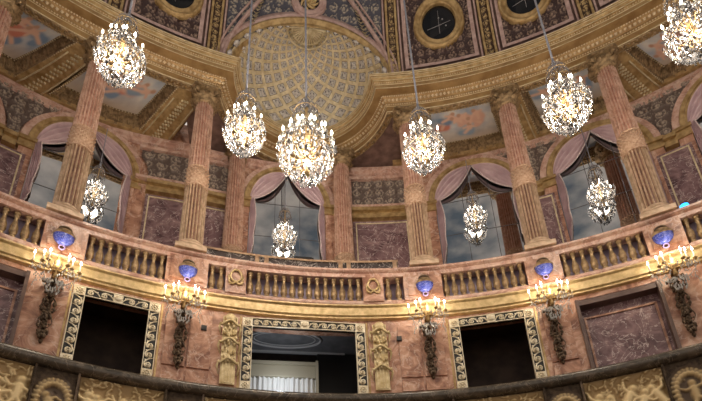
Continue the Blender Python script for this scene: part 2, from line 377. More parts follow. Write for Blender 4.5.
# monogram emblems
def monogram():
    g = M()
    for s in (-1, 1):
        pts = [(s * (.10 - .20 * u + .05 * math.sin(u * 6)), -.02 - .006 * s, .03 + .30 * u) for u in np.linspace(0, 1, 12)]
        pts = [(s * -.11, -.02, .10), (s * -.10, -.02, .05), (s * -.05, -.02, .03), (s * .0, -.02, .08)] + [(s * (.05 + .045 * math.sin(u * PI)), -.02, .10 + .20 * u) for u in np.linspace(0, 1, 7)] + [(s * .02, -.02, .33), (s * -.01, -.02, .30)]
        g.tube(pts, .019, 6)
        g.tube([(s * (.12 * math.sin(u)), -.015, .19 - .17 * math.cos(u)) for u in np.linspace(.3, 1.6, 8)], .012, 5)
    return g
mono = None
for t, lab in ((-7.75, 'small gold interlaced monogram on the pink block left of the long middle balusters'), (6.8, 'small gold interlaced monogram on the pink block right of the long middle balusters')):
    if mono is None: mono = tag(obj('monogram', monogram(), GOLDL), lab, 'emblem', 'monograms on the balustrade'); o = mono
    else: o = mono.copy(); COL.objects.link(o); o['label'] = lab
    o.location = pol(t, 11.925, 9.38); o.rotation_euler = (0, 0, -t * D2R); o.scale = (1.3,) * 3

# blue bowls on the pedestals
def bowl():
    r = thing('hanging_bowl', '', 'bowl', (0, 0, 0), group='blue bowls on the pedestals')
    b = M(); b.lathe([(.03, -.02), (.09, .0), (.155, .06), (.185, .13), (.19, .19), (.16, .215), (.10, .22)], 24)
    q = obj('bowl_body', b, LAP, r); q.scale = (1, .62, 1); q['label'] = 'lapis blue bowl'
    b = M(); b.lathe([(.185, .19), (.20, .20), (.195, .23), (.16, .25), (.15, .30), (.10, .34), (.05, .36), (.0, .365)], 24); q = obj('lid', b, GOLDB, r); q.scale = (1, .62, 1)
    b = M(); b.tube([(.105 * math.cos(a), 0, .345 + .075 * math.sin(a)) for a in np.linspace(0, PI, 12)], .022, 6); obj('handle', b, BRONZE, r)
    b = M(); b.tube([(.052 * math.cos(a), 0, -.075 + .052 * math.sin(a)) for a in np.linspace(0, 2 * PI, 15)[:-1]], .015, 6, closed=True); q = obj('pendant_ring', b, plain('violet_enamel', (.33, .26, .55), .4), r); q['label'] = 'pale violet ring'
    b = M(); b.box(-.05, .05, .05, .17, -.02, .16); obj('bracket', b, BRONZE, r)
    KIDS[r.name] = list(x for x in COL.objects if x.parent == r); return r
bw = bowl()
CT = [-33.9, -24.35, -12.55, 12.5, 24.75, 36.0]
PT = [-24.0, -12.6, 12.25, 24.6, 35.7]
WH = ['far left column', 'column left of the recess', 'column right of the recess', 'second column right of the recess', 'far right column']
for i, t in enumerate(PT):
    place(bw, i > 0, pol(t, 11.80, 9.33), -t * D2R, 'blue bowl bracket on the pedestal beneath the ' + WH[i], 1.)

# ------------------------------------------------------------------ sconces and bronze drops
def sconce():
    r = thing('candle_sconce', '', 'sconce', (0, 0, 0), group='crystal candle sconces')
    b = M(); b.lathe([(.02, -.3), (.05, -.26), (.03, -.2), (.07, -.12), (.09, -.05), (.05, 0), (.075, .06), (.03, .12), (.02, .18)], 12); b.box(-.06, .06, .02, .27, -.14, -.02)
    b.ball((0, 0, .2), .035)
    obj('backplate', b, GOLD, r); mm = M(); cr = M(); rnd = random.Random(4)
    tips = []
    for i, (x, y, z) in enumerate([(-.40, .0, .02), (-.25, -.14, .0), (-.16, -.2, .02), (.16, -.2, .0), (.24, -.14, .0), (.38, 0, .06)]):
        pts = [(x * u, y * u - .03 * math.sin(u * PI), -.1 - .10 * math.sin(u * PI) + (z) * u * u) for u in np.linspace(0, 1, 9)]
        mm.tube(pts, .011, 6); mm.lathe([(.01, z - .12), (.045, z - .09), (.04, z - .075), (.014, z - .06)], 10, X=Matrix.Translation((x, y, 0))); tips.append((x, y, z))
        for k in range(9):
            a = rnd.uniform(0, 6.28); q = rnd.uniform(.02, .055); cr.octa((x + q * math.cos(a), y + q * math.sin(a), z - .14 - rnd.uniform(0, .12)), .011, .03)
        for k in range(7):
            u = k / 7; cr.octa((x * u + .01, y * u, -.27 - .15 * math.sin(u * PI) - .05 * (k % 2)), .012, .032)
    for k in range(90):
        a = rnd.uniform(0, 2 * PI); h = rnd.uniform(0, .55); q = .20 * (1 - h / .62) + .03; cr.octa((q * 1.35 * math.cos(a), -.04 - .6 * q * abs(math.sin(a)), -.12 - h), .014, .036)
    for s in (-1, 1):
        for k in range(14): u = k / 13; cr.octa((s * (.40 - .34 * u), -.05, -.14 - .26 * math.sin(u * PI * .62) - .05 * u), .013, .03)
        for k in range(9): u = k / 8; cr.octa((s * (.31 + .02 * math.sin(k)), -.03, -.16 - .42 * u), .014, .032)
    obj('arms', mm, GOLD, r); q = obj('crystal_drops', cr, CRYS2, r); q['kind'] = 'stuff'
    for (x, y, z) in tips:
        b = M(); b.lathe([(.014, -.02), (.014, .15)], 8); cd = obj('candle', b, CAND, r); cd.location = (x, y, z - .06)
        f = M(); f.lathe([(.004, 0), (.014, .02), (.017, .04), (.009, .07), (.002, .095)], 8); fo = obj('flame', f, FLAME, cd); fo.location = (0, 0, .15); KIDS[cd.name] = [fo]
    KIDS[r.name] = [x for x in COL.objects if x.parent == r]; return r
sc = sconce()
def trophy():
    S = []; rnd = random.Random(9); g = M()
    g.lathe([(.02, -.95), (.05, -.9), (.03, -.84), (.06, -.78)], 10)
    for k in range(95):
        u = rnd.random(); z = .42 - 1.28 * u; wdt = .17 * (1 - .5 * u) * (1 + .35 * math.sin(u * 17)); x = rnd.uniform(-1, 1) * wdt; y = -.05 - .07 * (1 - (x / (wdt + .001)) ** 2) * rnd.uniform(.5, 1)
        s = rnd.uniform(.022, .05); g.ball((x, y, z), (s, s, s * rnd.uniform(.7, 1.5)), 6)
    for s in (-1, 1):
        for z0 in (.28, -.1, -.5):
            g.tube([(s * (.04 + .10 * math.sin(u * 3)), -.09, z0 + .14 - .3 * u) for u in np.linspace(0, 1, 9)], [.02 * (1 - .6 * u) for u in np.linspace(0, 1, 9)], 6)
    g.box(-.05, .05, -.04, .06, -.8, .4)
    return g
tro = None
for i, t in enumerate(PT):
    place(sc, i > 0, pol(t, 11.80, 8.82), -t * D2R, 'crystal candle sconce under the blue bowl of the ' + WH[i])
    lab = 'dark bronze carved drop below the ' + WH[i]
    if tro is None: tro = o = tag(obj('wall_trophy', trophy(), BRONZE), lab, 'carved drop', 'bronze drops under the sconces')
    else: o = tro.copy(); COL.objects.link(o); o['label'] = lab
    o.location = pol(t, 12.1, 8.22); o.rotation_euler = (0, 0, -t * D2R); o.scale = (.8, 1, .98)

# gold trophy pilasters flanking the central opening
def gilt_drop():
    g = M(); g.box(-.15, .15, -.02, .05, 0, 1.62); rnd = random.Random(2)
    for k in range(4): g.box(-.12 + .065 * k, -.09 + .065 * k, -.045, 0, .02, .5)
    for z0 in (.5, .98, 1.42):
        g.tube([(x, -.07 - .02 * math.cos(x * 9), z0 + .06 * math.cos(x * 14)) for x in np.linspace(-.2, .2, 11)], .028, 6)
        for s in (-1, 1): g.tube([(s * .19, -.05, z0), (s * .22, -.05, z0 - .12), (s * .18, -.04, z0 - .3)], [.03, .025, .01], 6)
    for k in range(60):
        z = .5 + 1.1 * rnd.random(); x = rnd.uniform(-.13, .13); s = rnd.uniform(.02, .04); g.ball((x, -.03 - rnd.random() * .04, z), (s, s, s * 1.6), 6)
    g.ball((0, -.05, 1.55), (.13, .07, .12), 8)
    return g
gd = tag(obj('gilt_pilaster', gilt_drop(), plain('pale_pilaster_gilding', (.58, .43, .20), .4, .2, (.80, .66, .40), 9., .3, 50)), 'gilded carved pilaster left of the central box opening', 'pilaster', 'gilded pilasters', 'thing')
gd.location = pol(-8.0, 12.1, 7.08); gd.rotation_euler = (0, 0, 8.0 * D2R)
g2 = gd.copy(); COL.objects.link(g2); g2['label'] = 'gilded carved pilaster right of the central box opening'; g2.location = pol(7.2, 12.1, 7.08); g2.rotation_euler = (0, 0, -7.2 * D2R)
for t, lab in ((-10.5, 'small black square box on the pink wall left of the opening'), (9.2, 'small black square box on the pink wall right of the opening')):
    b = M(); b.box(-.055, .055, -.018, .02, 0, .11); b.box(-.045, .045, -.024, -.018, .01, .10)
    o = tag(obj('wall_speaker', b, BLACK), lab, 'speaker', 'small black boxes'); o.location = pol(t, 12.09, 8.27 if t > 0 else 8.28); o.rotation_euler = (0, 0, -t * D2R)

# ------------------------------------------------------------------ box openings with scroll frames
def wave(g, L, X, w):
    n = max(2, round(L / (w * 1.15))); p = L / n
    for i in range(n):
        x0 = -L / 2 + p * i
        cx = x0 + p * .64; pts = []
        for u in np.linspace(0, 1, 9)[:-1]:
            q = [(x0 - .08 * p, -.40), (x0 + .10 * p, .10), (x0 + .30 * p, .36), (cx, .34)]; c_ = [(1 - u) ** 3, 3 * u * (1 - u) ** 2, 3 * u * u * (1 - u), u ** 3]
            pts.append((sum(a * b[0] for a, b in zip(c_, q)), 0, w * sum(a * b[1] for a, b in zip(c_, q))))
        for u in np.linspace(0, 1, 18): k_ = .34 * (1 - .84 * u) * w; pts.append((cx + k_ * math.sin(u * 9.6), 0, k_ * math.cos(u * 9.6)))
        g.tube(pts, [.045 * w + .05 * w * min(1, i_ / 6) for i_ in range(len(pts))], 5, X=X)
        g.ball((x0 + p * .16, 0, w * .26), (w * .07, w * .05, w * .10), 6, X=X)
FW = .20
for di, (a, b_, nm) in enumerate(DOORS):
    tc_ = (a + b_) / 2; W = 2 * 12.1 * math.sin((b_ - a) / 2 * D2R); hh = 1.72
    r = struct(thing('door_%d' % (di + 1), ['dark box opening in a gold and black scroll frame left of the centre', 'wide central box opening in a gold and black scroll frame', 'dark box opening in a gold and black scroll frame right of the centre'][di], 'doorway', pol(tc_, 12.13 * math.cos((b_ - a) / 2 * D2R) + .03, 7.0), -tc_ * D2R))
    w2 = W / 2
    bd = M()
    for s in (-1, 1): bd.box(min(s * w2, s * (w2 - FW)), max(s * w2, s * (w2 - FW)), -.04, .02, 0, hh)
    bd.box(-w2, w2, -.04, .02, hh - FW, hh); obj('frame_board', bd, BLACK, r)
    ed = M()
    for s in (-1, 1):
        for q in (w2 + .008, w2 - FW + .012): ed.box(min(s * q, s * (q - .015)), max(s * q, s * (q - .015)), -.07, .02, 0, hh)
    ed.box(-w2, w2, -.07, .02, hh, hh + .015); ed.box(-w2 + FW, w2 - FW, -.07, .02, hh - FW, hh - FW + .015)
    for s in (-1, 1):
        X = Matrix.Translation((s * (w2 + .05), 0, 0)); ed.box(-.02, .02, -.03, .02, 0, hh + .06, 1, X)
    obj('gilt_edging', ed, [IVG, GOLD], r)
    g = M()
    for s in (-1, 1):
        L = (W - 2 * FW) / 2 - .1
        X = Matrix.Translation((s * (L / 2 + .09), -.05, hh - FW / 2)) @ (Matrix.Scale(-1, 4, (1, 0, 0)) if s < 0 else Matrix())
        wave(g, L, X, FW * .9)
        wave(g, hh - 2 * FW - .04, Matrix.Translation((s * (w2 - FW / 2), -.05, FW + (hh - 2 * FW) / 2)) @ Matrix.Rotation(PI / 2 if s > 0 else PI / 2, 4, 'Y') @ (Matrix.Scale(-1, 4, (0, 0, 1)) if s > 0 else Matrix()), FW)
    obj('scroll_ornament', g, IVG, r)
    k = M()
    for s in (-1, 1):
        for z in (FW / 2, hh - FW / 2):
            X = Matrix.Translation((s * (w2 - FW / 2), -.045, z))
            k.box(-FW * .48, FW * .48, -.02, .03, -FW * .48, FW * .48, 0, X)
            for q in range(8): k.ball((.055 * math.cos(q * PI / 4), -.025, .055 * math.sin(q * PI / 4)), .022, 6, X=X)
            k.ball((0, -.03, 0), .03, 6, X=X)
    X = Matrix.Translation((0, -.05, hh - FW / 2)); k.box(-.09, .09, -.02, .03, -FW * .45, FW * .45, 0, X); k.ball((0, -.03, 0), (.08, .03, .06), 8, X=X)
    obj('corner_block', k, IVG, r)
# interiors of the boxes
def boxroom(a, b_, R1, z0, z1, mat, name, cm=None):
    m_ = M(); n = 8
    for R_0, R_1, za, zb in ((R1, R1, z0, z1),): ring(m_, [(R1, z0), (R1, z1)], a, b_, n, caps=False)
    ring(m_, [(12.2, z1), (R1, z1)], a, b_, n, 1 if cm else 0, caps=False); ring(m_, [(12.2, z0), (R1, z0)], a, b_, n, caps=False)
    for t in (a, b_): m_.add([pol(t, 12.2, z0), pol(t, R1, z0), pol(t, R1, z1), pol(t, 12.2, z1)], [(0, 1, 2, 3)])
    return struct(obj(name, m_, [mat, cm] if cm else mat))
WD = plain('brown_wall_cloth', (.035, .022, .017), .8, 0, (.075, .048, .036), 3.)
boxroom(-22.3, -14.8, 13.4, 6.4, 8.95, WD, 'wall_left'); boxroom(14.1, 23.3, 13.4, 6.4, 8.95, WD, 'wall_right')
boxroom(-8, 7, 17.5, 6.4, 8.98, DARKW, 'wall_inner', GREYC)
# ceiling moulding of the central box, back curtain, beam
def cbox(x, y, z): return (x, y, z)
o = M(); o.tube([(-.05 - .45 + .85 * math.cos(q), 13.15 + .36 * math.sin(q), 8.96) for q in np.linspace(0, 2 * PI, 41)[:-1]], .03, 6, closed=True)
o.tube([(-.5 + .72 * math.cos(q), 13.15 + .28 * math.sin(q), 8.965) for q in np.linspace(0, 2 * PI, 41)[:-1]], .014, 6, closed=True)
for yy in (12.65, 13.72): o.box(-1.4, 1.0, yy - .03, yy + .03, 8.93, 8.98)
struct(obj('trim_8', o, plain('pale_moulding', (.5, .5, .5), .6)), 'pale oval ceiling moulding inside the central box', 'moulding')
o = M(); o.box(-1.5, 1.2, 13.85, 14.1, 8.62, 8.98); struct(obj('trim_9', o, DARKW))
cu = M(); P = [[(-1.6 + 1.84 * j / 90, 13.4 + .035 * math.sin(j * 1.15) + .02 * math.sin(j * .37), z) for j in range(91)] for z in (7.3, 7.7, 8.06)]; cu.grid(P, 0, True)
cr_ = thing('curtain', 'white pleated curtain seen inside the central box opening', 'curtain', (-.6, 13.4, 7.3)); obj('cloth', cu, WHITE, cr_, True)
cu = M(); cu.box(-1.66, .27, 13.42, 13.6, 8.06, 8.46); cu.box(-1.66, .27, 13.34, 13.44, 8.06, 8.10); cu.box(-1.66, .27, 13.34, 13.44, 8.40, 8.48); cu.box(.24, .30, 13.30, 13.6, 7.0, 8.5); obj('pelmet', cu, plain('pale_painted_wood', (.42, .38, .28), .6), cr_, True)
o = M(); o.box(.32, 1.6, 13.7, 13.9, 6.5, 8.95); struct(obj('wall_partition', o, BLACK))

# violet marble panels on the lower wall
PL = ['violet marble panel at the left edge beside the sconce of the far left column', 'large violet marble panel right of the right hand scroll framed opening', 'violet marble panel at the right edge beyond the last sconce']
for (a, b_), lab in zip(PANELS, PL):
    r = thing('marble_panel', lab, 'panel', pol((a + b_) / 2, 12.1, 6.9))
    w = M(); rbox(w, a + .25, b_ - .25, 12.36, 12.42, 6.9, 8.72)
    obj('slab', w, PURP, r, True)
    w = M(); rbox(w, a, a + .3, 12.08, 12.42, 6.9, 8.72); rbox(w, b_ - .3, b_, 12.08, 12.42, 6.9, 8.72); rbox(w, a + .3, b_ - .3, 12.14, 12.36, 8.60, 8.72)
    obj('surround', w, plain('dark_stone', (.09, .05, .04), .4, 0, (.15, .09, .07), 4.), r, True)
    w = M(); rbox(w, a + .6, b_ - .6, 12.33, 12.36, 8.36, 8.40); rbox(w, a + .6, a + .8, 12.33, 12.36, 6.9, 8.36); rbox(w, b_ - .8, b_ - .6, 12.33, 12.36, 6.9, 8.36)
    obj('inlay_border', w, PINK, r, True)

# ------------------------------------------------------------------ columns
SH0, SH1 = 10.39, 14.87
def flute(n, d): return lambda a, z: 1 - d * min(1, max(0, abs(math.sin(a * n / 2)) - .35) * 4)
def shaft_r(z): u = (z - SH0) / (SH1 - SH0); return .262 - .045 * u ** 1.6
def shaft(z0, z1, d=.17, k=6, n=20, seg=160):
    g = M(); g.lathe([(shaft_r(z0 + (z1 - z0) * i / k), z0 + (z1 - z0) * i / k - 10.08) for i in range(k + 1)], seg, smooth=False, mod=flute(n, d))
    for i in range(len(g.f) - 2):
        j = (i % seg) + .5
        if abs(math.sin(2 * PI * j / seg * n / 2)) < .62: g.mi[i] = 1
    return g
def capital():
    g = M(); z = SH1 - 10.08
    g.lathe([(.235, z), (.25, z + .02), (.235, z + .045), (.205, z + .05), (.21, z + .30), (.27, z + .40)], 24)
    for row, (n, hgt, off) in enumerate(((8, .19, 0), (8, .31, PI / 8))):
        for i in range(n):
            a = 2 * PI * i / n + off; X = Matrix.Translation((0, 0, z + .05)) @ Matrix.Rotation(a, 4, 'Z')
            P = []
            for u in np.linspace(0, 1, 7):
                r = .215 + .02 * u + .11 * max(0, u - .6) ** 1.2 * 2.6; zz = hgt * (u if u < .85 else .85 - (u - .85) * .5); w = .075 * math.sin(.45 + u * 2.2)
                P.append([tuple(X @ Vector((r + .012 * (1 - abs(s)) * 2, w * s, zz))) for s in (-1, -.5, 0, .5, 1)])
            g.grid(P, 0, True)
    for i in range(4):
        a = PI / 4 + i * PI / 2; X = Matrix.Rotation(a, 4, 'Z')
        sp = [(.33 + .085 * (1 - .82 * u) * math.cos(u * 9.5 + 1.5), 0, z + .37 + .085 * (1 - .82 * u) * math.sin(u * 9.5 + 1.5)) for u in np.linspace(0, 1, 22)]
        for y in (-.035, .035): g.tube([(x, y, q) for x, _, q in sp], .021, 6, X=X)
        g.tube([(.20, 0, z + .22), (.25, 0, z + .38), (.33, 0, z + .455)], .026, 6, X=X)
        g.ball((.33, 0, z + .37), (.03, .06, .03), 8, X=X)
        g.ball((.29, 0, z + .47), (.05, .05, .05), 8, X=Matrix.Rotation(i * PI / 2, 4, 'Z'))
    n = 40; vs = []
    for zz in (z + .46, z + .53):
        for k in range(n):
            a = 2 * PI * k / n; q = a % (PI / 2) - PI / 4; r = .30 + .13 * abs(q / (PI / 4)) ** 0 * (1 - math.cos(4 * (a))) / 2 * 1.
            vs.append((r * math.cos(a), r * math.sin(a), zz))
    g.add(vs, [tuple(range(n))[::-1], tuple(range(n, 2 * n))] + [(k, (k + 1) % n, n + (k + 1) % n, n + k) for k in range(n)])
    return g
def col_base():
    g = M(); g.box(-.33, .33, -.33, .33, 0, .16); g.lathe([(.32, .16), (.345, .19), (.345, .23), (.31, .26), (.285, .28), (.275, .31), (.29, .33), (.305, .36), (.29, .39), (.27, .41), (.262, .44)], 32); return g
def carved(z0, z1):
    g = M(); g.lathe([(shaft_r(z0) + .004, z0 - 10.08), (shaft_r(z1) + .004, z1 - 10.08)], 40)
    n = 20; k = int((z1 - z0) / .055)
    for i in range(k):
        for j in range(n):
            a = 2 * PI * (j + .5 * (i % 2)) / n; z = z0 + (i + .5) * (z1 - z0) / k; r = shaft_r(z) + .006
            g.octa((r * math.cos(a), r * math.sin(a), z - 10.08), .024, .026)
    for z in (z0, z1): g.lathe([(shaft_r(z) + .002, z - 10.10), (shaft_r(z) + .014, z - 10.095), (shaft_r(z) + .014, z - 10.07), (shaft_r(z) + .002, z - 10.06)], 40)
    return g
PINKGP = plain('gilt_on_pink_carving', (.46, .27, .17), .5, .1, (.66, .47, .33), 16., .3, 60)
def column(c0, c1, name='column', grp='front colonnade'):
    r = thing(name, '', 'column', (0, 0, 0), group=grp)
    obj('plinth', col_base(), RIDGE, r).scale = (1, 1, .72)
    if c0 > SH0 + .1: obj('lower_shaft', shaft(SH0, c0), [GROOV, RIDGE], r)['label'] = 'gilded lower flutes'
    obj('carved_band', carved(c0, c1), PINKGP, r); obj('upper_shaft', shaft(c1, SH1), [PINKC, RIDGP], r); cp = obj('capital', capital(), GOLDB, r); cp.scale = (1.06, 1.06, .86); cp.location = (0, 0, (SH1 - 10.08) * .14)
    KIDS[r.name] = [x for x in COL.objects if x.parent == r]; return r
c1_ = column(12.05, 12.62)
CL = ['fluted pink column at the top left corner behind the painted coffer', 'far left fluted pink marble column rising behind a chandelier', 'fluted pink column at the left corner of the central recess', 'fluted pink column at the right corner of the central recess, behind a chandelier', 'second fluted pink column right of the recess, between two mirrors', 'far right fluted pink column next to the small blue light']
for i, t in enumerate(CT): place(c1_, i > 0, pol(t, 12.12, 10.08), -t * D2R, CL[i])
c2_ = column(10.56, 11.6, grp='columns flanking the central mirror')
for i, (x, lab) in enumerate(((-1.87, 'recessed column left of the central mirror'), (1.04, 'recessed column right of the central mirror'))):
    place(c2_, i > 0, (x, 13.29, 10.08), 0, lab)

# dark marble low wall in front of the recess
dp = thing('low_parapet', 'low dark veined marble wall with pale strips behind the middle balusters', 'parapet', (0, 12.5, 10.1))
w = M(); ring(w, [(12.52, 10.1), (12.52, 10.82), (12.8, 10.82)], -11.9, 9.9, 24); obj('slab', w, DARKM, dp, True)
w = M(); ring(w, [(12.49, 10.77), (12.49, 10.83), (12.82, 10.84), (12.82, 10.77)], -12, 10, 24); ring(w, [(12.49, 10.1), (12.49, 10.46), (12.53, 10.46)], -12, 10, 24)
for a in (-11.9, -5.7, -4.7, 3.4, 4.3, 9.4): rbox(w, a, a + .45, 12.485, 12.54, 10.1, 10.8)
obj('border', w, PINKG, dp, True)

# ------------------------------------------------------------------ arches with mirrors and drapes on the gallery wall
ZS = 13.62
def arch_unit():
    r = thing('arched_mirror', '', 'mirror', (0, 0, 0), group='arched mirrors along the gallery')
    ri = 1.12
    g = M(); pts = [(-ri, 0)] + [(ri * -math.cos(q), ZS - 10.1 + ri * math.sin(q)) for q in np.linspace(0, PI, 33)] + [(ri, 0)]
    g.add([(x, -.03, z) for x, z in pts], [tuple(range(len(pts)))[::-1]]); g.add([(x, -.01, z) for x, z in pts], [tuple(range(len(pts)))]); obj('mirror_glass', g, MIRR, r)
    g = M()
    for x in (-.37, .37): g.box(x - .008, x + .008, -.036, -.028, 0, ZS - 10.1 + math.sqrt(ri * ri - x * x))
    for z in (1.1, 2.3, 3.45): g.box(-ri, ri, -.036, -.028, z - .008, z + .008)
    obj('pane_joints', g, JOINT, r)
    def arc(prof, mat, nm):
        g = M(); P = []
        for rr, d in prof: P.append([(-rr * math.cos(q), -d, ZS - 10.1 + rr * math.sin(q)) for q in np.linspace(0, PI, 41)])
        g.grid(P, 0, False); obj(nm, g, mat, r)
    arc([(ri, .0), (ri, .10), (ri + .05, .12), (ri + .06, .15), (ri + .15, .17), (ri + .17, .14), (ri + .17, 0)], GOLD, 'archivolt')
    arc([(ri + .17, 0), (ri + .17, .12), (ri + .33, .12), (ri + .33, 0)], PINKR, 'outer_arch')
    for s in (-1, 1):
        g = M(); g.box(min(s * ri, s * (ri + .30)), max(s * ri, s * (ri + .30)), -.10, 0, 0, ZS - 10.1 - .32); obj('jamb', g, PINK, r)
        g = M(); a, b = sorted((s * (ri - .03), s * (ri + .34)))
        g.box(a, b, -.14, 0, ZS - 10.42, ZS - 10.30); g.box(a, b, -.12, 0, ZS - 10.30, ZS - 10.2); g.box(a - .02, b + .02, -.18, 0, ZS - 10.2, ZS - 10.1); obj('impost', g, GOLD, r)
    KIDS[r.name] = [x for x in COL.objects if x.parent == r]; return r
def drape_unit():
    r = thing('arch_drape', '', 'drape', (0, 0, 0), group='silk drapes in the arches')
    ri = 1.12; zc = ZS - 10.1
    for s in (-1, 1):
        P = []; nf = 4
        for t in np.linspace(0, 1, 37):
            row = []
            for u in np.linspace(0, 1, 25):
                q = PI / 2 * u; up = (s * ri * math.sin(q), zc + ri * math.cos(q) * 1.0)
                lo = (s * (ri * u ** 1.1) * .985, zc + ri * (1 - u) - .36 * math.sin(u * PI) * (1 - .2 * u))
                px = up[0] + (lo[0] - up[0]) * t; pz = up[1] + (lo[1] - up[1]) * t
                amp = .05 * math.sin(PI * min(1, u * 1.1)) + .015
                row.append((px, -.05 - amp * .95 * (1 + math.sin(t * nf * 2 * PI + .5)) - .03 * math.sin(u * PI) * t, pz))
            P.append(row)
        g = M(); g.grid(P, 0, True); q_ = obj('swag', g, DRAP, r)
        e_ = M(); e_.tube([(p[0], p[1] - .01, p[2] - .01) for p in P[-1]], .02, 6); fo = obj('fringe', e_, FRNG, q_); KIDS[q_.name] = [fo]
        P = []
        for v in np.linspace(0, 1, 21):
            row = []
            for u in np.linspace(0, 1, 29):
                wd = .11 + .10 * math.sin(min(1, v * 1.3) * PI) * .6 + .03 * v
                x = s * (ri - .02 - wd * u); z = zc + .0 - v * (2.35 - .75 * u)
                row.append((x, -.09 - .04 * (1 + math.sin(u * 5 * 2 * PI)), z))
            P.append(row)
        g = M(); g.grid(P, 0, True); q_ = obj('tail', g, DRAP, r)
        e_ = M(); e_.tube([(row[-1][0], row[-1][1] - .01, row[-1][2]) for row in P], .016, 6); e_.tube([(p[0], p[1] - .01, p[2]) for p in P[-1]], .016, 6); fo = obj('fringe', e_, FRNG, q_); KIDS[q_.name] = [fo]
    KIDS[r.name] = [x for x in COL.objects if x.parent == r]; return r
AR = [(-37.0, 'at the left edge of the gallery'), (-23.6, 'behind the far left column'), (-1.95, 'in the middle of the central recess'), (20.2, 'first to the right of the central recess'), (33.6, 'behind the far right column'), (47.0, 'at the right edge of the gallery')]
au = arch_unit(); du = drape_unit()
for i, (t, w_) in enumerate(AR):
    sc_ = (.92, 1, 1.0) if i == 2 else (1, 1, 1)
    o = place(au, i > 0, pol(t, 13.58, 10.1), -t * D2R, 'tall mirror in a gilt arch ' + w_); o.scale = sc_
    o = place(du, i > 0, pol(t, 13.58, 10.1), -t * D2R, 'lilac draped swag with tails in the arch ' + w_); o.scale = sc_

# gap panels between the arches
ZG = ZS - .42
GAPS = [(-31.0, -29.6), (-17.4, -7.6), (3.8, 14.2), (26.2, 27.6), (39.6, 41.0)]
en = M()
hw = 1.45 / 13.6 / D2R
for k in range(len(AR) - 1):
    a = AR[k][0] + hw * (.92 if k == 2 else 1); b_ = AR[k + 1][0] - hw * (.92 if k + 1 == 2 else 1)
    for R0, z0, z1 in ((13.50, ZG, ZG + .12), (13.54, ZG + .12, ZG + .22), (13.44, ZG + .22, ZG + .34)):
        rbox(en, a, b_, R0, 13.66, z0, z1)
struct(obj('trim_5', en, GOLD), 'gilt impost moulding running between the arches', 'moulding')
RL = ['carved grey spandrel relief between the two left arches', 'carved grey relief between the left arch and the central arch', 'carved grey relief right of the recessed column beside the central mirror', 'carved grey spandrel relief between the two right arches', 'carved grey spandrel relief right of the far right column']
ML = ['violet marble upright panel at the left end of the gallery', 'violet marble panel between the left arch and the recess', 'broad violet marble panel right of the recessed column', 'narrow violet marble panel between the two right arches', 'violet marble panel behind the small blue light']
for k in range(5):
    ta, tb = AR[k][0], AR[k + 1][0]
    W = (tb - ta) * D2R * 13.6; cx = (ta + tb) / 2; zb = ZG + .40; Hh = 15.14 - zb
    wide = k in (1, 2)
    if wide:
        a, b_ = GAPS[k]; a2, b2 = a + .9, b_ - .9
        if k == 2: a2, b2 = 5.7, 12.3
        if k == 1: a2, b2 = -18.4, -8.4
        Wd = (b2 - a2) * D2R * 13.6; cc = (a2 + b2) / 2
        r = thing('carved_relief', RL[k], 'relief panel', pol(cc, 13.6, zb))
        mp_ = lambda x, z, d, cc=cc: pol(cc + x / 13.6 / D2R, 13.60 - d, z + zb + .08)
        obj('relief', relief(Wd, .98, strokes_scroll(Wd, .98, k, .34), .085, .02, mp_, (lambda x, z, ta=ta, cc=cc: math.hypot((cc - ta) * D2R * 13.6 + x, z + zb + .08 - ZS) > 1.47) if k == 1 else None), RELF2, r, True)
        f = M()
        for q0, q1, y0, y1 in ((a2 - .3, b2 + .3, zb + 1.06, zb + 1.16), (a2 - .3, b2 + .3, zb, zb + .08), (a2 - .3, a2 - (.29 if k == 1 else 0), zb, zb + .1 if k == 1 else zb + 1.16), (b2, b2 + .3, zb, zb + 1.16)): rbox(f, q0, q1, 13.50, 13.66, y0, y1)
        obj('frame', f, PINKR, r, True)
    else:
        mp_ = lambda x, z, d, cx=cx: pol(cx + x / 13.6 / D2R, 13.61 - d, z + zb)
        def kp(x, z, W=W, zb=zb):
            return all(math.hypot(x - s * W / 2, z + zb - ZS) > 1.47 for s in (-1, 1)) and z + zb > ZS - .1
        r = thing('carved_spandrel', RL[k], 'relief panel', pol(cx, 13.6, zb))
        obj('relief', relief(W, Hh, strokes_scroll(W, Hh, k + 20, .34), .085, .02, mp_, kp), RELF2, r, True)
    a, b_ = GAPS[k]
    if not wide: a, b_ = (a - .9, b_ + .9)
    else: a, b_ = (a2 + (1.0 if k == 1 else 0), b2)
    r = thing('marble_panel', ML[k], 'panel', pol((a + b_) / 2, 13.6, 10.3))
    w = M(); rbox(w, a, b_, 13.53, 13.66, 10.3, ZG - .12); obj('slab', w, PURP, r, True)
    w = M(); d_ = .14
    zt_ = ZG - .22
    for q0, q1, y0, y1 in ((a + d_ * 2, b_ - d_ * 2, zt_, zt_ + .035), (a + d_ * 2, a + d_ * 3, 10.4, zt_), (b_ - d_ * 3, b_ - d_ * 2, 10.4, zt_)): rbox(w, q0, q1, 13.515, 13.6, y0, y1)
    obj('inlay_border', w, CREAM, r, True)
# pink frieze along the top of the gallery wall
w = M(); ring(w, [(13.66, 14.90), (13.58, 14.93), (13.58, 15.0), (13.52, 15.03), (13.52, 15.14), (13.66, 15.14)], -62, 64, 110); struct(obj('trim_6', w, PINKR))

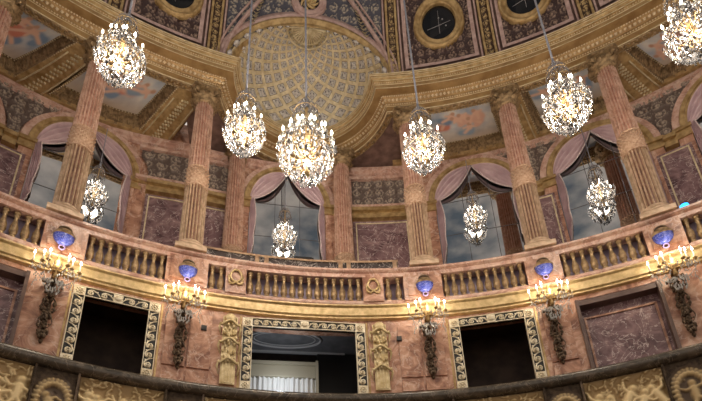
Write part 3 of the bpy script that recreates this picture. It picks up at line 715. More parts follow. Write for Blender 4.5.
# ------------------------------------------------------------------ entablature with the curved recess
AC = (-.1, 11.45)
def ent_path(d, n1=60, n2=48):
    R, r = 11.9 + d, 2.2 + d
    dd = math.hypot(*AC); a = (R * R - r * r + dd * dd) / (2 * dd); h = math.sqrt(max(0, R * R - a * a))
    ux, uy = AC[0] / dd, AC[1] / dd
    pR = (a * ux + h * uy, a * uy - h * ux); pL = (a * ux - h * uy, a * uy + h * ux)
    tL = math.degrees(math.atan2(*pL)); tR = math.degrees(math.atan2(*pR))
    pts = [pol(T0 + (tL - T0) * i / n1, R, 0)[:2] for i in range(n1 + 1)]
    aL = math.atan2(pL[1] - AC[1], pL[0] - AC[0]); aR = math.atan2(pR[1] - AC[1], pR[0] - AC[0])
    if aL < 0: aL += 2 * PI
    pts += [(AC[0] + r * math.cos(aL + (aR - aL) * i / n2), AC[1] + r * math.sin(aL + (aR - aL) * i / n2)) for i in range(1, n2)]
    pts += [pol(tR + (T1 - tR) * i / n1, R, 0)[:2] for i in range(n1 + 1)]
    return pts
def ent(prof, mi=0, mm=None):
    mm = mm or M(); P = [[(x, y, z) for x, y in ent_path(d)] for d, z in prof]; mm.grid(P, mi, False); return mm
et = thing('trim_7', 'massive gilt entablature curving round the hall and into the central recess', 'cornice', (0, 11.9, 15.3)); struct(et)
obj('fascia', ent([(.18, 15.42), (.18, 15.30), (0, 15.30), (-.005, 15.50), (-.03, 15.51), (-.03, 15.545), (-.01, 15.55), (-.01, 15.62), (-.14, 15.69)]), GOLDW, et, True)
obj('corona', ent([(-.14, 15.69), (-.16, 15.72), (-.36, 15.735), (-.37, 15.86), (-.36, 15.87)]), GOLDW, et, True)
obj('crown_moulding', ent([(-.36, 15.87), (-.39, 15.875), (-.39, 15.91), (-.40, 15.94), (-.43, 15.945), (-.44, 15.98), (-.475, 16.02), (-.475, 16.04), (-.50, 16.045), (-.50, 16.06), (-.515, 16.065), (-.515, 16.11), (.1, 16.12)]), GOLD, et, True)
def beads(d, z, sp, rx, rz, mm, every=None):
    p = ent_path(d, 200, 100); acc = 0
    for i in range(1, len(p)):
        a, b = p[i - 1], p[i]; L = math.hypot(b[0] - a[0], b[1] - a[1])
        while acc < L:
            u = acc / L; x = a[0] + (b[0] - a[0]) * u; y = a[1] + (b[1] - a[1]) * u
            if abs(math.degrees(math.atan2(x, y))) < 46: mm.octa((x, y, z), rx, rz)
            acc += sp
        acc -= L
fi = M()  # pale tubes along the moulding edges, highlight lines put into their colour
for d, z, q in ((-.515, 16.10, .016), (-.505, 16.05, .012), (-.475, 16.02, .010), (-.43, 15.95, .012), (-.37, 15.865, .014), (-.365, 15.74, .010), (-.012, 15.555, .012), (-.002, 15.305, .014), (-.006, 15.495, .010)):
    P_ = [(x, y, z) for x, y in ent_path(d)]; fi.tube(P_, q, 5)
obj('highlight_fillets', fi, CREAM, et, True)
bd = M(); beads(-.085, 15.64, .105, .046, .062, bd); beads(-.035, 15.525, .06, .027, .027, bd); beads(-.395, 15.90, .06, .022, .022, bd); beads(-.155, 15.70, .06, .026, .026, bd)
obj('bead_and_egg_rows', bd, plain('pale_gilt_beads', (.60, .45, .27), .45, .2, (.80, .66, .46), 8.), et, True)
# carved soffit band under the entablature
sf = M(); rnd = random.Random(5)
for d in (.03, .16):
    p = ent_path(d, 90, 48); sf.tube([(x, y, 15.285) for x, y in p], .022, 4)
p = ent_path(.095, 330, 120)
for i, (x, y) in enumerate(p):
    if i % 2 == 0: q = i * .9; sf.ball((x + .03 * math.cos(q), y + .03 * math.sin(q), 15.285), (.036, .036, .025), 6)
obj('carved_soffit', sf, GOLDB, et, True)
# top of recess: flat ledge between wall and ring so the recess is closed behind
w = M(); P = [[(x, y, 15.305) for x, y in ent_path(d)] for d in (.15, .55)]; w.grid(P, 0, keep=lambda i, j: 59 < j < 109); P = []
q_ = [( -2.6 , 11.6)]
w.add([(-3.2, 11.7, 15.31), (-3.2, 14.2, 15.31), (3.0, 14.2, 15.31), (3.0, 11.7, 15.31)] + [(AC[0] + 2.55 * math.cos(a), AC[1] + 2.55 * math.sin(a), 15.31) for a in np.linspace(0.05, PI - .05, 24)],
      [(2, 3) + tuple(range(4, 28)) + (0, 1)])
obj('recess_soffit', w, VAULT, et, True)

# ------------------------------------------------------------------ coffered ceiling of the gallery with paintings
ZC = 15.72
cg = M(); ring(cg, [(12.0, ZC), (13.9, ZC)], -64, -11.6, 40, fn=warp, caps=False); ring(cg, [(12.0, ZC), (13.9, ZC)], 10.6, 66, 40, fn=warp, caps=False)
struct(obj('ceiling_gallery', cg, GOLDB))
PTG = [(-46.0, -38.0), (-34.6, -26.8), (-24.2, -15.7), (14.8, 23.7), (26.5, 35.4), (38.3, 45.4)]
BM = [(-38, -34.6), (-26.8, -24.2), (-15.7, -12.6), (12.0, 14.8), (23.7, 26.5), (35.4, 38.3), (45.4, 49)]
bm = M(); gs = M()
for a, b_ in BM:
    P_ = [[warp(a + (b_ - a) * j / 4, R, z) for j in range(5)] for R, z in ((12.06, ZC), (12.06, 15.31), (13.6, 15.15), (13.6, ZC))]; bm.grid(P_)
    for j in (0, 4): bm.add([P_[q][j] for q in range(4)], [(0, 1, 2, 3)])
    mid = (a + b_) / 2
    for q in (a + .3, b_ - .3):
        gs.tube([warp(q, R, 15.30 - (R - 12.06) * .104) for R in np.linspace(12.4, 13.5, 8)], .02, 4)
    for R in np.linspace(12.4, 13.5, 13):
        for s in (-.28, 0, .28): x = warp(mid + s, R, 15.30 - (R - 12.06) * .104); gs.ball(x, (.034, .04, .03), 6)
ring(bm, [(13.45, ZC), (13.45, 15.16), (13.75, 15.14)], -64, -14, 60, fn=warp, caps=False); ring(bm, [(13.45, ZC), (13.45, 15.16), (13.75, 15.14)], 11, 66, 60, fn=warp, caps=False)
bo = struct(obj('ceiling_beams', bm, GOLD), 'gilt beams between the painted ceiling coffers', 'beam')
obj('guilloche', gs, CREAM, bo)
PLB = ['painted ceiling coffer beyond the top left corner', 'ceiling painting of pink figures in clouds at the top left corner', 'ceiling painting partly behind the far left chandelier', 'pale cloudy ceiling painting right of the central recess', 'ceiling painting behind the far right column', 'ceiling painting with a pink figure at the top right corner']
for k, (a, b_) in enumerate(PTG):
    r = thing('ceiling_painting', PLB[k], 'ceiling painting', pol((a + b_) / 2, 12.9, ZC))
    # stepped ribbed frame
    g = M(); Ri, Ro = 12.10, 13.49
    pr = [(0, 15.20), (.05, 15.20), (.05, 15.28), (.16, 15.56), (.16, 15.60), (.20, 15.60)]
    def loop(e, z): 
        q = e / 12.8 / D2R; pts = []
        A, B, C_, D_ = a + q, b_ - q, Ri + e * .25, Ro - e * .8
        zf = lambda R: z + (.12 * (1 - (R - Ri) / (Ro - Ri)) if z < 15.5 else 0)
        for i in range(13): pts.append(warp(A + (B - A) * i / 12, C_, zf(C_)))
        for i in range(1, 7): pts.append(warp(B, C_ + (D_ - C_) * i / 6, zf(C_ + (D_ - C_) * i / 6)))
        for i in range(1, 13): pts.append(warp(B + (A - B) * i / 12, D_, zf(D_)))
        for i in range(1, 6): pts.append(warp(A, D_ + (C_ - D_) * i / 6, zf(D_ + (C_ - D_) * i / 6)))
        return pts
    g.grid([loop(e, z) for e, z in pr], 0, False, True)
    for e, z in ((.03, 15.195), (.18, 15.595)):
        L = loop(e, z); nL = len(L)
        for i in range(nL):
            p, q = Vector(L[i]), Vector(L[(i + 1) % nL]); kk = max(1, int((q - p).length / .06))
            for j in range(kk): v = p.lerp(q, j / kk); g.octa(v, .024, .024, 1)
    L0, L1 = loop(.06, 15.29), loop(.15, 15.54)
    for i in range(len(L0)):
        for u in (0, .33, .66):
            j = (i + 1) % len(L0); p0 = Vector(L0[i]).lerp(Vector(L0[j]), u); p1 = Vector(L1[i]).lerp(Vector(L1[j]), u); g.tube([p0, p1], .02, 4)
    obj('frame', g, [GOLDB, CREAM], r, True)
    # canvas
    rnd = random.Random(31 + k); nx, ny = 84, 56
    q = .20 / 12.8 / D2R; A, B, C_, D_ = a + q, b_ - q, Ri + .04, Ro - .155
    U, V = np.meshgrid(np.linspace(0, 1, nx), np.linspace(0, 1, ny)); asp = 1.35
    def ns(fx, fy, s): r2 = random.Random(s); out = 0
    f = np.zeros_like(U)
    for o_ in range(1, 6):
        for _ in range(3):
            an = rnd.uniform(0, 6.28); fr = 3.0 * 1.75 ** o_ / 1.75; f += np.sin((U * asp * math.cos(an) + V * math.sin(an)) * fr * 2 + rnd.uniform(0, 6.28) + 1.3 * np.sin(V * 5 + _ + U * 3)) / (1.45 ** o_)
    f = np.clip((f / 3.2 + 1) / 2, 0, 1)[..., None]
    colr = (1 - f) * np.array([.30, .40, .54]) + f * np.array([.88, .83, .76])
    warm = np.clip((V - .60) * 2.4, 0, 1)[..., None]; colr = colr * (1 - warm) + warm * (np.array([.55, .40, .27]) * (1 - f) + f * np.array([.70, .62, .52]))
    def stroke(x0, y0, x1, y1, w, c_):
        global colr
        for u in np.linspace(0, 1, 9):
            x, y = x0 + (x1 - x0) * u, y0 + (y1 - y0) * u
            g_ = np.exp(-(((U - x) * asp) ** 2 + (V - y) ** 2) / (w * w))[..., None] ** 2; g_ = np.clip(g_ * 1.6, 0, 1); colr = colr * (1 - g_) + g_ * np.array(c_)
    nf = [6, 8, 9, 7, 6, 9][k]
    for i in range(nf):
        cx, cy = .15 + .7 * (i + .5) / nf + rnd.uniform(-.05, .05), rnd.uniform(.3, .75); ln = rnd.uniform(-1.4, 1.4); s = .15 if k not in (3, 4) else .11
        dc = [(.22, .32, .47), (.70, .25, .17), (.78, .48, .36), (.30, .40, .52)][rnd.randrange(4)]
        stroke(cx, cy, cx - math.sin(ln) * s, cy + math.cos(ln) * s, .085, dc); stroke(cx - math.sin(ln) * s, cy + math.cos(ln) * s, cx - math.sin(ln + .9) * s * 1.7, cy + math.cos(ln + .9) * s * 1.4, .07, dc)
        sk = (.84, .56, .42); stroke(cx, cy, cx + math.sin(ln) * s * .6, cy - math.cos(ln) * s * .6, .055, sk); stroke(cx + math.sin(ln) * s * .9, cy - math.cos(ln) * s * .9, cx + math.sin(ln) * s * .95, cy - math.cos(ln) * s * .95, .04, (.62, .36, .25))
        for sd in (-1, 1): an = ln + sd * 1.4; stroke(cx + math.sin(ln) * s * .4, cy - math.cos(ln) * s * .4, cx + math.sin(an) * s * .9, cy - math.cos(an) * s * .9, .028, sk)
        an = ln + PI + .5; stroke(cx, cy, cx + math.sin(an) * s * 1.5, cy - math.cos(an) * s * 1.2, .038, sk)
    g = M(); P = [[warp(A + (B - A) * float(U[i, j]), C_ + (D_ - C_) * float(V[i, j]), 15.605) for j in range(nx)] for i in range(ny)]; g.grid(P)
    obj('canvas', g, PAINT, r, True, cols=np.concatenate([np.clip(colr, 0, 1), np.ones_like(U)[..., None]], -1).reshape(-1, 4))

# ------------------------------------------------------------------ vault
RHO, VR, VZ = 5., 11.62, 16.12
def vlt(t, s, d=0):     # s: arc length up the cove, d: offset towards the hall
    ph = s / RHO; R = VR - RHO * (1 - math.cos(ph)) - d * math.cos(ph); z = VZ + RHO * math.sin(ph) - d * math.sin(ph); return pol(t, R, z)
S1 = 3.2
XA, HA = 2.20, 1.88       # half width and height of the arch over the semi-dome
def in_arch(p, k=1.): return ((p[0] + .02) / (XA * k)) ** 2 + ((p[2] - 16.12) / (HA * k)) ** 2 < 1
v = M(); nt_, ns_ = 420, 44
P = [[vlt(-100 + 200 * j / nt_, S1 * i / ns_) for j in range(nt_ + 1)] for i in range(ns_ + 1)]
v.grid(P, 0, True, keep=lambda i, j: not in_arch(P[i][j], .95) or abs(P[i][j][0]) > 3)
struct(obj('ceiling', v, VAULT), 'dark rose vault above the gilt cornice', 'ceiling')
def vpatch(t0, t1, s0, s1, amp, S, d0=.0, step=.035):
    W = (t1 - t0) * D2R * 11.4; tc = (t0 + t1) / 2
    return relief(W, s1 - s0, S, amp, step, lambda x, z, d: vlt(tc + x / 11.4 / D2R, s0 + z, d + d0), None)
# plain sky painted ceiling over the hall
s = M(); P = [[vlt(-100 + 200 * j / 120, S1 + (7.3 - S1) * i / 20) for j in range(121)] for i in range(21)]; s.grid(P, 0, True)
n = 80; zz = P[-1][0][2]; rr = math.hypot(P[-1][0][0], P[-1][0][1]); s.add([(rr * math.cos(2 * PI * i / n), rr * math.sin(2 * PI * i / n), zz) for i in range(n)], [tuple(range(n))])
struct(obj('ceiling_sky', s, SKYP), 'painted cloudy sky over the middle of the hall', 'ceiling')
# base band
w = M(); P = [[vlt(-60 + 120 * j / 120, q, d) for j in range(121)] for q, d in ((0, 0), (0.02, .09), (.22, .09), (.26, .02), (.26, 0))]
w.grid(P, 0, keep=lambda i, j: abs(-60 + j) > 9.3); struct(obj('trim_10', w, PINKB))
RIBS = [-47.4, -35.8, -24.1, -12.4, 11.4, 24.0, 35.7, 47.4]
for i, t in enumerate(RIBS):
    r = thing('vault_rib', 'gilt rib climbing the vault above ' + ['the far left edge', 'the top left corner', 'the far left column', 'the left corner of the recess', 'the right corner of the recess', 'the second column right of the recess', 'the far right column', 'the far right edge'][i], 'rib', pol(t, 11.6, 16.15), kind='structure')
    hwd = .78; b = M()
    for a0, a1 in ((-hwd, -hwd + .28), (hwd - .28, hwd)):
        P = [[vlt(t + a_, S1 * k / 16, d) for k in range(17)] for a_, d in ((a0, 0), (a0, .12), (a1, .12), (a1, 0))]; b.grid(P)
    for a0, a1 in ((-hwd - .42, -hwd - .2), (hwd + .2, hwd + .42)):
        P = [[vlt(t + a_, .1 + S1 * k / 16, d) for k in range(17)] for a_, d in ((a0, 0), (a0, .06), (a1, .06), (a1, 0))]; b.grid(P, 1)
    obj('edge_fillets', b, [GOLD, PINKB], r, True)
    obj('carved_foliage', vpatch(t - .52, t + .52, .2, S1, .06, strokes_scroll(.2, S1 - .2, i, .2), .05, .022), GOLDB2, r, True)
def oculus(t, lab):
    s0 = 1.66; r = thing('oculus', lab, 'oculus', vlt(t, s0), group='dark round windows in the vault')
    def ell(rx, ry, d, n=48): return [vlt(t + rx * math.cos(q) / 11.3 / D2R, s0 + ry * math.sin(q), d) for q in np.linspace(0, 2 * PI, n + 1)[:-1]]
    g = M(); L = ell(.45, .53, .04); g.add(L, [tuple(range(len(L)))]); obj('dark_glass', g, GLASSD, r, True)
    g = M()
    rd = random.Random(int(t)); 
    for q in range(3): u = rd.uniform(-.2, .2); w_ = rd.uniform(-.25, .25); g.ball(vlt(t + u / 11.3 / D2R, s0 + w_, .07), .025, 6)
    g.tube([vlt(t + u / 11.3 / D2R, s0 - .05 + u * .25, .06) for u in (-.32, 0, .32)], .008, 4); g.tube([vlt(t + .02, s0 + u, .06) for u in (-.3, 0, .38)], .006, 4)
    obj('rigging', g, plain('pale_metal', (.35, .34, .36), .4), r, True)
    g = M(); g.grid([ell(a, b, d) for a, b, d in ((.44, .52, .03), (.45, .53, .12), (.49, .57, .16), (.52, .60, .10), (.58, .66, .10), (.62, .71, .17), (.67, .76, .15), (.69, .78, 0))], 0, True, True); obj('gilt_ring', g, GOLD, r, True)
    return r
OC = [(-30.2, 'dark oval window in the vault above the top left corner'), (-17.7, 'dark oval window with gilt ring above the left entablature'), (17.9, 'dark oval window with gilt ring right of the semi-dome'), (29.3, 'dark oval window cut by the top edge, second right of the semi-dome')]
for t, lab in OC: oculus(t, lab)
for i, (a, b_) in enumerate(((-34.3, -25.6), (-22.6, -13.9), (12.9, 22.5), (25.5, 34.2), (37.2, 45.9))):
    cc = (a + b_) / 2; W = (b_ - a) * D2R * 11.4
    S = [q for q in strokes_scroll(W, 2.5, i + 70, .29)]
    oc = [o_ for o_, _ in OC if a < o_ < b_]
    kp = (lambda x, z, oc=oc, cc=cc: not oc or ((x - (oc[0] - cc) * D2R * 11.3) / .6) ** 2 + ((z + .42 - 1.66) / .68) ** 2 > 1)
    r = struct(obj('trim_%d' % (20 + i), relief(W, 2.5, S, .08, .026, lambda x, z, d, cc=cc: vlt(cc + x / 11.4 / D2R, .42 + z, d + .02), kp), VAULT2))
    r['label'] = 'dark carved scrollwork ' + ['around the top left oval window', 'around the oval window left of the semi-dome', 'around the oval window right of the semi-dome', 'around the second oval window on the right', 'at the far right of the vault'][i]; r['category'] = 'vault panel'
    w = M()
    for q0, q1, y0, y1 in ((a, b_, .32, .42), (a, a + .5, .42, S1), (b_ - .5, b_, .42, S1)):
        P = [[vlt(q0 + (q1 - q0) * k / 12, y, .08) for k in range(13)] for y in np.linspace(y0, y1, 8)]; w.grid(P)
    obj('pink_border', w, PINKB, r, False)

# semi-dome with diamond coffers
DC = (-.04, 11.28, 16.1); DX, DY, DZ = 2.02, 1.88, 1.66
def dome(u, w, k=1.):   # u 0..1 right to left, w 0 (base) .. 1 (pole)
    a = PI * u; e_ = PI / 2 * w; return (DC[0] + DX * k * math.cos(a) * math.cos(e_), DC[1] + DY * k * math.sin(a) * math.cos(e_), DC[2] + DZ * k * math.sin(e_))
dm = M(); NC, NR = 11, 9
P = [[dome(i / 60, j / 40, 1.03) for i in range(61)] for j in range(41)]; dm.grid(P, 0, True)
ws = [0]
while ws[-1] < .84: ws.append(ws[-1] + .98 / NC * math.cos(PI / 2 * ws[-1]) ** .9)
ros = M()
for j in range(len(ws) - 2):
    w0, w1, w2 = ws[j], ws[j + 1], ws[j + 2]
    for i in range(NC + 1):
        uc = (i + (.5 if j % 2 else 0)) / NC
        if uc > 1: continue
        hu = .5 / NC
        dia = [(uc, w0), (uc + hu, w1), (uc, w2), (uc - hu, w1)]
        def q(k, R): return [dome(min(1, max(0, uc + (a - uc) * k)), w1 + (b - w1) * k, R) for a, b in dia]
        o4, i4, j4, k4, l4 = q(1., 1.0), q(.68, 1.0), q(.65, 1.028), q(.58, 1.022), q(.30, 1.022)
        vs = o4 + i4 + j4 + k4
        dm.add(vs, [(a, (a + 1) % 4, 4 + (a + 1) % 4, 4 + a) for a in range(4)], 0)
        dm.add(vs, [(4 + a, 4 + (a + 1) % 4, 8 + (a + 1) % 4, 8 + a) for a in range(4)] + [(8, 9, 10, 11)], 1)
        fr = q(.60, .998) + q(.45, .998); ros.add(fr, [(a, (a + 1) % 4, 4 + (a + 1) % 4, 4 + a) for a in range(4)])
        c_ = dome(uc, w1, 1.012); rs = .085 * math.cos(PI / 2 * w1) + .012; ros.ball(c_, (rs * .8, rs * .6, rs * .8), 6)
        for a in range(4):
            p = Vector(q(.30, 1.014)[a]); ros.ball(p, rs * .42, 6)
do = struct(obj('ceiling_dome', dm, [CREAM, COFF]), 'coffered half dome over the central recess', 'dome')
obj('coffer_rosettes', ros, ROSE_, do)
fan = M()
for i in range(19):
    a = PI * i / 18; fan.tube([tuple(Vector(dome(1 - i / 18, w, .985))) for w in (.99, .93, .87, .83)], [.01, .02, .028, .01], 5)
fan.tube([dome(i / 30, .86, .98) for i in range(31)], .02, 5); fan.tube([dome(i / 30, .82, .985) for i in range(31)], .03, 5)
obj('fan_rosette', fan, CREAM, do)
# gilt arch over the semi-dome following the vault
def vsurf(x, z, d=0):
    sn = min(.999, max(0, (z - VZ) / RHO)); R = VR - RHO * (1 - math.sqrt(1 - sn * sn)) - d; return (x, math.sqrt(max(.1, R * R - x * x)), z)
av = M(); Q = np.linspace(0, PI, 61)
pr = [(.90, -.25, 0), (.90, .04, 0), (.925, .06, 0), (.94, .03, 0), (.965, .03, 0), (.985, .09, 0), (1.01, .09, 0), (1.02, .0, 0)]
av.grid([[vsurf(-.02 + XA * k * math.cos(q), VZ + HA * k * math.sin(q), d) for q in Q] for k, d, _ in pr], 0, True)
ar = struct(obj('trim_30', av, GOLD), 'gilt arch over the half dome', 'arch')
av = M(); av.grid([[vsurf(-.02 + XA * k * math.cos(q), VZ + HA * k * math.sin(q), d) for q in Q] for k, d in ((1.02, .02), (1.02, .07), (1.085, .07), (1.085, .0))], 0, True); obj('pink_band', av, PINKB, ar)
# slate ornament between the arch and the ribs, pale curved bands, rosette
tt0, tt1 = -11.1, 10.1; W = (tt1 - tt0) * D2R * 11.4; cc = (tt0 + tt1) / 2
kp = lambda x, z: not in_arch(vlt(cc + x / 11.4 / D2R, .1 + z), 1.06)
o = struct(obj('trim_31', relief(W, 3.0, strokes_scroll(W, 3.0, 99, .30), .05, .032, lambda x, z, d: vlt(cc + x / 11.4 / D2R, .1 + z, d + .02), kp), SLATE2), 'slate and gold carved spandrels over the half dome', 'vault panel')
b = M()
for sd in (-1, 1):
    for off, rad in ((0, .06), (.17, .03)):
        pts = [vsurf(sd * (2.22 + off - 1.35 * u ** 1.9 - .1 * u), VZ + .15 + 2.6 * u, .06) for u in np.linspace(0, 1, 22)]
        b.tube(pts, rad, 6)
obj('pale_bands', b, PINKB, o)
b = M()
for sd in (-1, 1):
    for q in range(5):
        x0, z0 = sd * 1.55, VZ + 1.45
        for k in range(9):
            u = k / 8; b.ball(vsurf(x0 - sd * .30 * u + sd * .0, z0 + .75 * u, .10), (.022, .02, .04), 6)
            for g_ in (-1, 1): b.tube([vsurf(x0 - sd * .30 * u, z0 + .75 * u, .09), vsurf(x0 - sd * .30 * u + g_ * .09, z0 + .75 * u + .07, .09)], [.018, .006], 5)
obj('gilt_leaf_spray', b, CREAM, o)
ro = thing('rosette_medallion', 'gold swirl rosette medallion at the top above the half dome', 'medallion', vsurf(0, 18.42))
def rv(x, z, d): return vsurf(x - .03, 18.42 + z, d)
b = M(); b.grid([[rv(k * math.cos(q) * 1.25, k * math.sin(q), d) for q in np.linspace(0, 2 * PI, 41)[:-1]] for k, d in ((.22, .05), (.23, .12), (.28, .13), (.29, .08), (.33, .08), (.35, .12), (.38, .10), (.38, 0))], 0, True, True); obj('ring', b, PINKB, ro, True)
b = M()
for k in range(8):
    a0 = k * PI / 4; b.tube([rv(1.25 * (.03 + .18 * u) * math.cos(a0 + u * 1.5), (.03 + .18 * u) * math.sin(a0 + u * 1.5), .10) for u in np.linspace(0, 1, 8)], [.02, .028, .034, .04, .04, .034, .026, .012], 6)
b.ball(rv(0, 0, .1), .05, 8); obj('swirl_petals', b, GOLDL, ro, True)
b = M(); L = [rv(.23 * math.cos(q) * 1.25, .23 * math.sin(q), .05) for q in np.linspace(0, 2 * PI, 41)[:-1]]; b.add(L, [tuple(range(40))]); obj('ground', b, BLACK, ro, True)

# ------------------------------------------------------------------ chandeliers
def chandelier(name, ncand, tiers, seed, small=False):
    # unit size: body 1.0 wide, bottom at z = 0
    r = thing(name, '', 'chandelier', (0, 0, 0), group=None); rnd = random.Random(seed)
    b = M(); b.lathe([(.015, .06), (.05, .1), (.03, .2), (.06, .3), (.03, .42), (.08, .52), (.05, .62), (.025, .7), (.06, .82), (.025, .95), (.05, 1.08), (.03, 1.2), (.02, 1.4), (.035, 1.45), (.015, 1.5)], 12)
    cands = []
    for (nr, rad, zz) in tiers:
        for i in range(nr):
            a = 2 * PI * (i + .25 * (zz > .8)) / nr; x, y = rad * math.cos(a), rad * math.sin(a)
            b.tube([(x * u, y * u, zz - .28 + .13 * u - .15 * math.sin(u * PI) + .10 * u * u) for u in np.linspace(.08, 1, 8)], .009, 5)
            cands.append((x, y, zz))
    b.tube([(.42 * math.cos(q), .42 * math.sin(q), .42) for q in np.linspace(0, 2 * PI, 31)[:-1]], .008, 5, closed=True)
    b.tube([(.22 * math.cos(q), .22 * math.sin(q), 1.32) for q in np.linspace(0, 2 * PI, 21)[:-1]], .006, 5, closed=True)
    obj('frame', b, GOLD, r)
    c = M()
    def strand(p, q, sag, n, s):
        for k in range(n):
            u = (k + .5) / n; c.octa((p[0] + (q[0] - p[0]) * u, p[1] + (q[1] - p[1]) * u, p[2] + (q[2] - p[2]) * u - sag * math.sin(PI * u)), s, s * 2.)
    NN = 16
    prof = [(.08, .0), (.17, .07), (.26, .16), (.34, .27), (.41, .39), (.46, .50)]
    for k, (R0, z0) in enumerate(prof):
        for i in range(int(10 + R0 * 75)):
            a = rnd.uniform(0, 2 * PI); c.octa((R0 * math.cos(a), R0 * math.sin(a), z0 + rnd.uniform(-.04, .06)), .024, .060)
    for i in range(250):
        u = rnd.random(); a = rnd.uniform(0, 2 * PI); z = .12 + 1.0 * u; R0 = (.12 + .75 * z if z < .45 else .46 - .04 * (z - .45) if z < .62 else max(.12, .45 - .75 * (z - .62))) * rnd.uniform(.7, 1.02); c.octa((R0 * math.cos(a), R0 * math.sin(a), z), .021, .055)
    for (x, y, z) in cands:
        for k in range(6): a = 2 * PI * k / 6; c.octa((x + .035 * math.cos(a), y + .035 * math.sin(a), z - .09), .010, .035)
        c.octa((x, y, z - .17), .02, .06)
    for i in range(14):
        a = 2 * PI * i / 14; strand((.05 * math.cos(a), .05 * math.sin(a), 1.15), (.34 * math.cos(a), .34 * math.sin(a), .60), .10, 9, .012)
        strand((.42 * math.cos(a), .42 * math.sin(a), .42), (.42 * math.cos(a + .45), .42 * math.sin(a + .45), .42), .12, 5, .014)
    for i in range(18):
        a = 2 * PI * i / 18; x, y = .22 * math.cos(a), .22 * math.sin(a)
        strand((x * .25, y * .25, 1.46), (x, y, 1.33), -.10, 5, .016); c.octa((x, y, 1.26), .020, .065); c.octa((x * 1.12, y * 1.12, 1.18), .014, .04); c.octa((x * .6, y * .6, 1.10), .014, .05)
    for i in range(10): a = rnd.uniform(0, 6.28); c.octa((.1 * math.cos(a), .1 * math.sin(a), rnd.uniform(.9, 1.25)), .018, .055)
    c.octa((0, 0, -.04), .03, .07)
    q = obj('crystal_drops', c, CRYS, r); q['kind'] = 'stuff'
    for i, (x, y, z) in enumerate(cands):
        if i == 0:
            g = M(); g.lathe([(.03, -.02), (.034, -.008), (.012, 0), (.011, .09)], 8); cd = obj('candle', g, CAND, r)
            g = M(); g.lathe([(.004, 0), (.016, .02), (.020, .045), (.010, .075), (.002, .10)], 8); fo = obj('flame', g, FLAMEW, cd); fo.location = (0, 0, .09); c0, f0 = cd, fo
        else:
            cd = c0.copy(); COL.objects.link(cd); cd.parent = r; fo = f0.copy(); COL.objects.link(fo); fo.parent = cd
        cd.location = (x, y, z - .08); KIDS[cd.name] = [fo]
    KIDS[r.name] = [x for x in COL.objects if x.parent == r]; return r
def add_cord(ch, R, t, zbot, sc_, ztop, rad=.022):
    b = M(); b.tube([(0, 0, 1.48), (0, 0, (ztop - zbot) / ch.scale[2])], rad / sc_, 8)
    b.lathe([(.012, 1.46), (.05 if sc_ > .7 else .03, 1.5), (.045 if sc_ > .7 else .03, 1.62), (.02, 1.72)], 8)
    obj('suspension_cord', b, CORD, ch)
def light(name, loc, e, rad, col=(1, .86, .70)):
    l = bpy.data.lights.new(name, 'POINT'); l.energy = e; l.shadow_soft_size = rad; l.color = col
    o = bpy.data.objects.new(name, l); COL.objects.link(o); o.location = loc; return o
def ztop_at(R): 
    c_ = (VR - R) / RHO; return VZ + RHO * math.sqrt(max(0, 1 - (1 - c_) ** 2))
E_CH = 150
CH = [(-22.6, 9.5, 11.32, .98, 'bright crystal chandelier hanging before the far left column'), (-8.7, 9.5, 10.56, .90, 'bright crystal chandelier left of the biggest one, over the recess edge'),
      (12.2, 9.5, 10.42, .92, 'bright crystal chandelier hanging right of the half dome'), (28.6, 9.5, 10.68, .99, 'bright crystal chandelier between the second and far right columns'), (41.9, 9.5, 11.14, 1.04, 'bright crystal chandelier cut by the right edge')]
proto = chandelier('crystal_chandelier', 18, [(11, .39, .76), (7, .22, 1.0)], 3)
cl_ = []
for i, (t, R, z, s_, lab) in enumerate(CH): cl_.append(place(proto, i > 0, pol(t, R, z), -t * D2R, lab, s_))
for o, (t, R, z, s_, lab) in zip(cl_, CH):
    o['group'] = 'chandeliers hanging in the hall'; o.scale = (s_ * .97, s_ * .97, s_ * 1.16); add_cord(o, R, t, z, s_, ztop_at(R) + .05); light('chandelier_light', pol(t, R, z + .60 * s_), E_CH, .26 * s_)
big = chandelier('crystal_chandelier', 26, [(14, .42, .72), (8, .28, .92), (4, .13, 1.06)], 11)
big['label'] = 'largest crystal chandelier, hanging in the middle before the half dome'; big.location = pol(-1.5, 9.5, 10.12); big.scale = (1.22, 1.22, 1.34)
add_cord(big, 9.5, -1.5, 10.12, 1.22, ztop_at(9.5) + .05); light('chandelier_light', pol(-1.5, 9.5, 10.8), E_CH * 1.6, .42)
sm = chandelier('crystal_chandelier', 10, [(8, .36, .62), (4, .16, .86)], 21)
SM = [(-22.2, 13.29, 12.0, .80, 'small chandelier before the mirror behind the far left column'), (-2.3, 13.27, 11.74, .84, 'small chandelier before the central mirror'), (19.6, 13.29, 12.18, .80, 'small chandelier before the first mirror right of the recess'), (32.7, 13.29, 11.88, .84, 'small chandelier before the mirror behind the far right column')]
sl_ = []
for i, (t, R, z, s_, lab) in enumerate(SM): sl_.append(place(sm, i > 0, pol(t, R, z), -t * D2R, lab, s_))
for o, (t, R, z, s_, lab) in zip(sl_, SM):
    o['group'] = 'small chandeliers in the mirrored arches'; o.scale = (s_ * .84, s_ * .84, s_ * 1.08); add_cord(o, R, t, z, s_, 15.0 if False else 14.72 if t != -2.4 else 14.72, .012); light('chandelier_light', pol(t, R - .05, z + .5), 11, .2)
for t in PT: light('sconce_light', pol(t, 11.60, 9.0), 11, .10, (1, .80, .54))
light('box_light', (-.6, 12.75, 7.9), 11, .1, (.85, .92, 1))

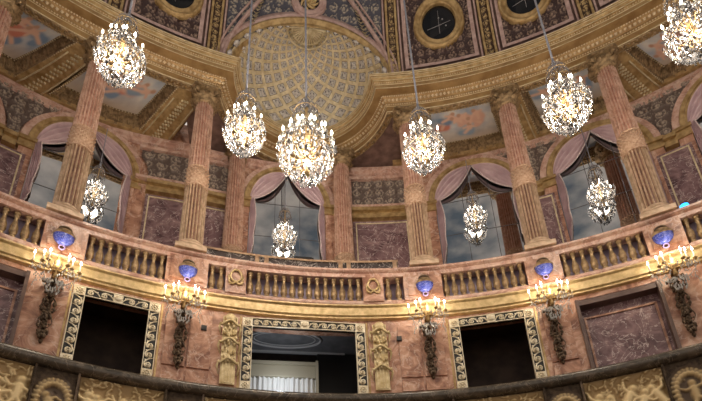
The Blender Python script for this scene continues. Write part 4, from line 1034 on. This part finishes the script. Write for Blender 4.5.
# little blue stage lamp on the gallery, dark case before the central mirror
r = thing('stage_lamp', 'small glowing blue lamp on the rail right of the far right column', 'lamp', pol(38.5, 12.2, 10.1), -38.5 * D2R); r.scale = (1.2, 1.2, 1.2)
b = M(); b.box(-.06, .06, -.03, .03, 0, .03); b.tube([(0, 0, .03), (0, 0, .1)], .012, 6); obj('stand', b, BLACK, r)
b = M(); b.lathe([(.05, 0), (.075, .02), (.08, .07), (.07, .13), (.04, .15)], 12); q = obj('lamp_head', b, BLUEL, r); q.location = (0, 0, .08)
b = M(); b.box(-.24, .24, -.1, .1, 0, .10); b.box(-.20, .20, -.09, .09, .10, .125)
o = tag(obj('equipment_case', b, BLACK), 'flat black case lying on the dark low wall below the central mirror', 'case'); o.location = pol(-.4, 12.66, 10.84)

# ------------------------------------------------------------------ added ambient fill entering by the open stage side, camera
wd = bpy.data.worlds.new('World'); SC.world = wd; wd.use_nodes = True
wd.node_tree.nodes['Background'].inputs[0].default_value = (1., .88, .76, 1); wd.node_tree.nodes['Background'].inputs[1].default_value = .55
cam = bpy.data.cameras.new('Camera'); co = bpy.data.objects.new('Camera', cam); COL.objects.link(co); SC.camera = co
S_ = 12 / 8.5; F_ = 560; PX, PY = 351 - 7.622, 200.5 + 219.159
pi_, ro_, ya_ = 24.622 * D2R, -2.059 * D2R, 8.575 * D2R
Wv = Vector((math.sin(ya_) * math.cos(pi_), math.cos(ya_) * math.cos(pi_), math.sin(pi_)))
r0 = Vector((math.cos(ya_), -math.sin(ya_), 0)); u0 = r0.cross(Wv)
Rv = math.cos(ro_) * r0 + math.sin(ro_) * u0; Uv = -math.sin(ro_) * r0 + math.cos(ro_) * u0
mt = Matrix.Identity(4)
for i in range(3): mt[i][0] = Rv[i]; mt[i][1] = Uv[i]; mt[i][2] = -Wv[i]
mt[0][3], mt[1][3], mt[2][3] = -.616 * S_, 1.345 * S_, 1.7
co.matrix_world = mt
cam.sensor_fit = 'HORIZONTAL'; cam.sensor_width = 36; cam.lens = 36 * F_ / 702
cam.shift_x = (351 - PX) / 702; cam.shift_y = (PY - 200.5) / 702
cam.clip_start = .1; cam.clip_end = 100
SC.view_settings.view_transform = 'Standard'; SC.view_settings.look = 'None'; SC.view_settings.gamma = 1; SC.view_settings.exposure = 0.45
SC.view_settings.use_curve_mapping = False
SC.cycles.max_bounces = 8; SC.cycles.diffuse_bounces = 3; SC.cycles.glossy_bounces = 4; SC.cycles.transmission_bounces = 4
SC.cycles.sample_clamp_indirect = 4; SC.cycles.use_denoising = True; SC.cycles.caustics_reflective = False; SC.cycles.caustics_refractive = False
for m in (FLAME, FLAMEW, BLUEL): m.cycles.emission_sampling = 'NONE'
